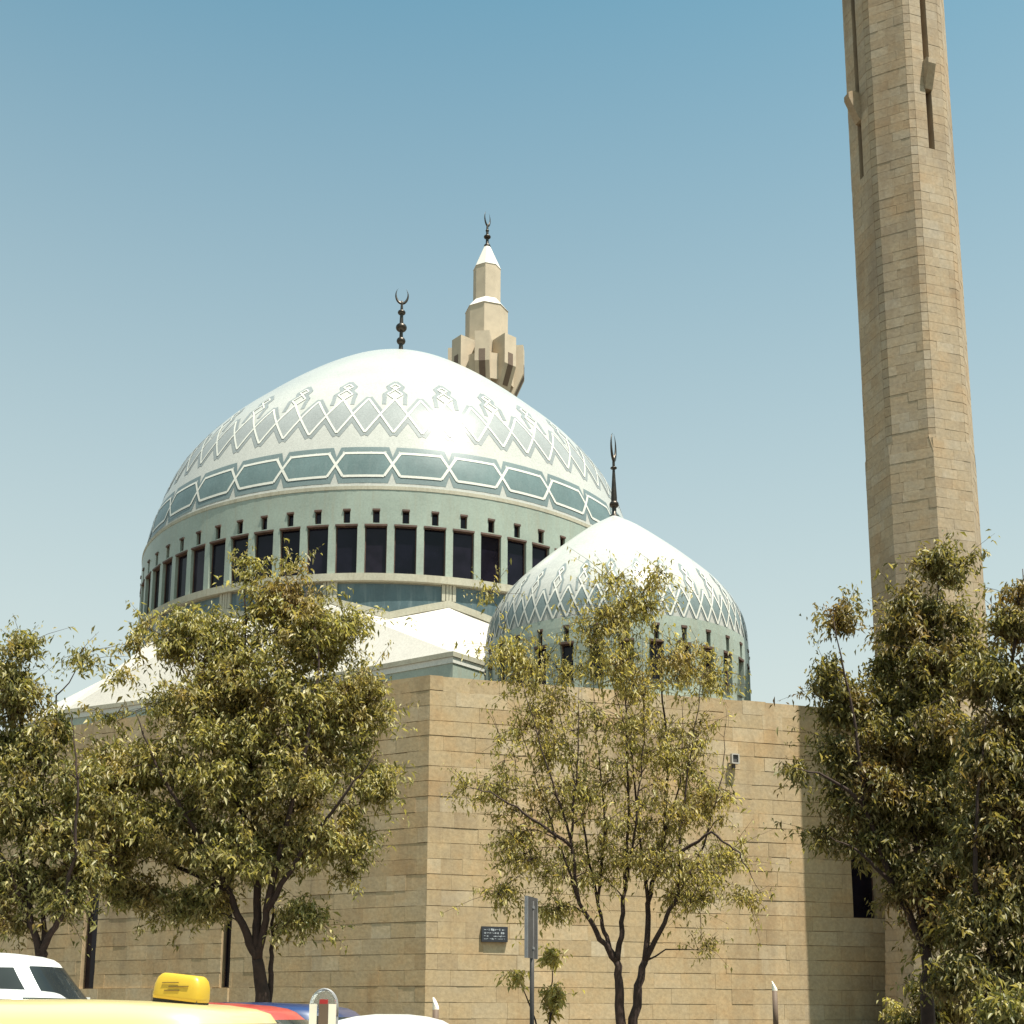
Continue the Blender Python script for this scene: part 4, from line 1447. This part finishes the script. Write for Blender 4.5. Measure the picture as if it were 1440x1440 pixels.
make_car('parked_car', 'white car in front, half hidden by the yellow taxi', car_at(15, 13.4), R(-5), M['white'], H=1.37, cab=(-1.7, 1.1), roof=(-1.1, 0.35))
# taxi roof sign
sg = at(254, 1408, 7.0)
sgn = thing('taxi_roof_sign', 'yellow plastic sign box on the taxi roof', 'sign', (sg.x, sg.y, 0.045))
def rbox(mb, c, yaw, wx, wy, h, taper, n=24):
    vs = []
    lv = [(0.0, 1.0), (0.15, 1.02), (0.55, 0.99), (0.82, 0.93 - taper * 0.4), (0.95, 0.86 - taper), (1.0, 0.74 - taper)]
    for t, k in lv:
        for i in range(n):
            a = 2 * math.pi * i / n
            x, y = sup(wx / 2 * (k if t < 0.5 else (k + 0.35) / 1.35), wy / 2 * k, 5, a)
            q = Matrix.Rotation(yaw, 3, 'Z') @ Matrix.Rotation(R(6), 3, 'Y') @ Vector((x, y, h * t))
            vs.append(Vector(c) + q)
    fs = []
    for j in range(len(lv) - 1):
        for i in range(n):
            k = (i + 1) % n
            fs.append((j * n + i, j * n + k, (j + 1) * n + k, (j + 1) * n + i))
    fs += [tuple(reversed(range(n))), tuple((len(lv) - 1) * n + i for i in range(n))]
    mb.add(vs, fs)
m = MB(); rbox(m, (sg.x, sg.y, 0.075), R(-18), 0.29, 0.15, 0.135, 0.12); m.build('sign_box', M['signyellow'], sgn, True)
m = MB().box((sg.x, sg.y, 0.062), (0.27, 0.12, 0.045), Matrix.Rotation(R(-18), 3, 'Z') @ Matrix.Rotation(R(6), 3, 'Y')); m.build('sign_base', M['rubber'], sgn)
m = MB()
for i, (dx, dz, w_) in enumerate(((-0.02, 0.145, 0.10), (0.03, 0.125, 0.12), (-0.01, 0.105, 0.09))):
    q = Matrix.Rotation(R(-18), 3, 'Z') @ Vector((dx, -0.0765, 0))
    m.box((sg.x + q.x, sg.y + q.y, 0.02 + dz), (w_, 0.004, 0.005), Matrix.Rotation(R(-18), 3, 'Z'))
m.build('faded_lettering', M['signdark'], sgn)

# ------------------------------------------------------------------ parking meter, sign, posts
pm = at(456, 1410, 8.0)
mt = thing('parking_meter', 'parking meter with clear domed top beside the blue car', 'parking meter', (pm.x, 8.0, gz(8)))
MB().lathe([(0.035, gz(8)), (0.035, -0.16)], 14, (pm.x, 8.0, 0)).build('post', M['greymetal'], mt, True)
m = MB(); m.box((pm.x, 8.0, -0.07), (0.164, 0.10, 0.13)); m.build('housing', M['lightmetal'], mt)
for s in (-1, 1):
    MB().box((pm.x + s * 0.058, 7.942, 0.0), (0.046, 0.006, 0.13)).build('label_plate', M['postwhite'], mt)
MB().box((pm.x + 0.005, 7.94, -0.03), (0.055, 0.02, 0.19)).build('mechanism', M['postdark'], mt)
MB().box((pm.x + 0.005, 7.95, 0.075), (0.05, 0.03, 0.035)).build('flag', M['lampred'], mt)
gm, gnt, gb = new_mat('clear_plastic_dome')
gb.inputs['Base Color'].default_value = (0.80, 0.82, 0.80, 1)
gb.inputs['Roughness'].default_value = 0.08
gb.inputs['Transmission Weight'].default_value = 0.92
gb.inputs['IOR'].default_value = 1.25
pts = [(-0.082, -0.01), (-0.082, 0.05)] + [(0.082 * math.cos(a), 0.05 + 0.105 * math.sin(a)) for a in [math.pi - math.pi * k / 14 for k in range(1, 14)]] + [(0.082, 0.05), (0.082, -0.01)]
vs = [Vector((pm.x + a, y, b)) for y in (7.948, 8.052) for a, b in pts] + [Vector((pm.x + a * 0.93, y, (b - 0.02) * 0.94 + 0.02)) for y in (7.953, 8.047) for a, b in pts]
n = len(pts)
fs = [tuple(range(n)), tuple(range(2 * n - 1, n - 1, -1))] + [(i, n + i, n + i + 1, i + 1) for i in range(n - 1)]
fs += [tuple(range(3 * n - 1, 2 * n - 1, -1)), tuple(range(3 * n, 4 * n))] + [(2 * n + i + 1, 3 * n + i + 1, 3 * n + i, 2 * n + i) for i in range(n - 1)]
obj('clear_dome', vs, fs, gm, mt)
# domed steel rim of the meter head
m = MB(); m.tube([Vector((pm.x + a, 8.0, b)) for a, b in pts], 0.007, 6); m.build('rim', M['lightmetal'], mt, True)

sp = at(748, 1400, 16.0)
sn = thing('road_sign', 'grey back of a narrow road sign on a thin pole', 'sign', (sp.x, 16.0, gz(16)))
top = at(748, 1265, 16.0).z
MB().tube([(sp.x, 16.0, gz(16)), (sp.x, 16.0, top - 0.02)], 0.028, 12).build('pole', M['greymetal'], sn, True)
zc_, hh = (at(748, 1262, 16).z + at(748, 1348, 16).z) / 2, at(748, 1262, 16).z - at(748, 1348, 16).z
rotS = Matrix.Rotation(R(71), 3, 'Z')
MB().box((sp.x, 15.955, zc_), (0.40, 0.012, hh), rotS).build('panel', M['greymetal'], sn)
for s in (-1, 1):
    MB().box(Vector((sp.x, 15.955, zc_)) + rotS @ Vector((s * 0.195, 0.01, 0)), (0.02, 0.04, hh), rotS).build('panel_edge', M['lightmetal'], sn)
for z in (zc_ - 0.25, zc_ + 0.25):
    MB().box((sp.x, 15.985, z), (0.08, 0.05, 0.03), rotS).build('clamp', M['lightmetal'], sn)

def post(px_, py_, Y, w_, label):
    p = at(px_, py_, Y)
    t = thing('bollard', label, 'bollard', (p.x, Y, gz(Y)), 'slant topped bollards along the wall')
    MB().lathe([(w_ / 2, gz(Y)), (w_ / 2, p.z - 0.24)], 14, (p.x, Y, 0)).build('post', M['postdark'], t, True)
    vs, n = [], 14
    for i in range(n):
        a = 2 * math.pi * i / n
        vs.append((p.x + w_ / 2 * math.cos(a), Y + w_ / 2 * math.sin(a), p.z - 0.24))
    for i in range(n):
        a = 2 * math.pi * i / n
        vs.append((p.x + w_ / 2 * math.cos(a), Y + w_ / 2 * math.sin(a), p.z - 0.11 - 0.11 * math.cos(a) + 0.06 * math.sin(a)))
    obj('slanted_cap', vs, [(i, (i + 1) % n, n + (i + 1) % n, n + i) for i in range(n)] + [tuple(range(n, 2 * n))], M['postwhite'], t)
post(613, 1403, 27.0, 0.13, 'short slant-topped bollard near the wall corner')
post(1089, 1380, 34.0, 0.14, 'slant-topped bollard between the slender tree and the minaret shadow')
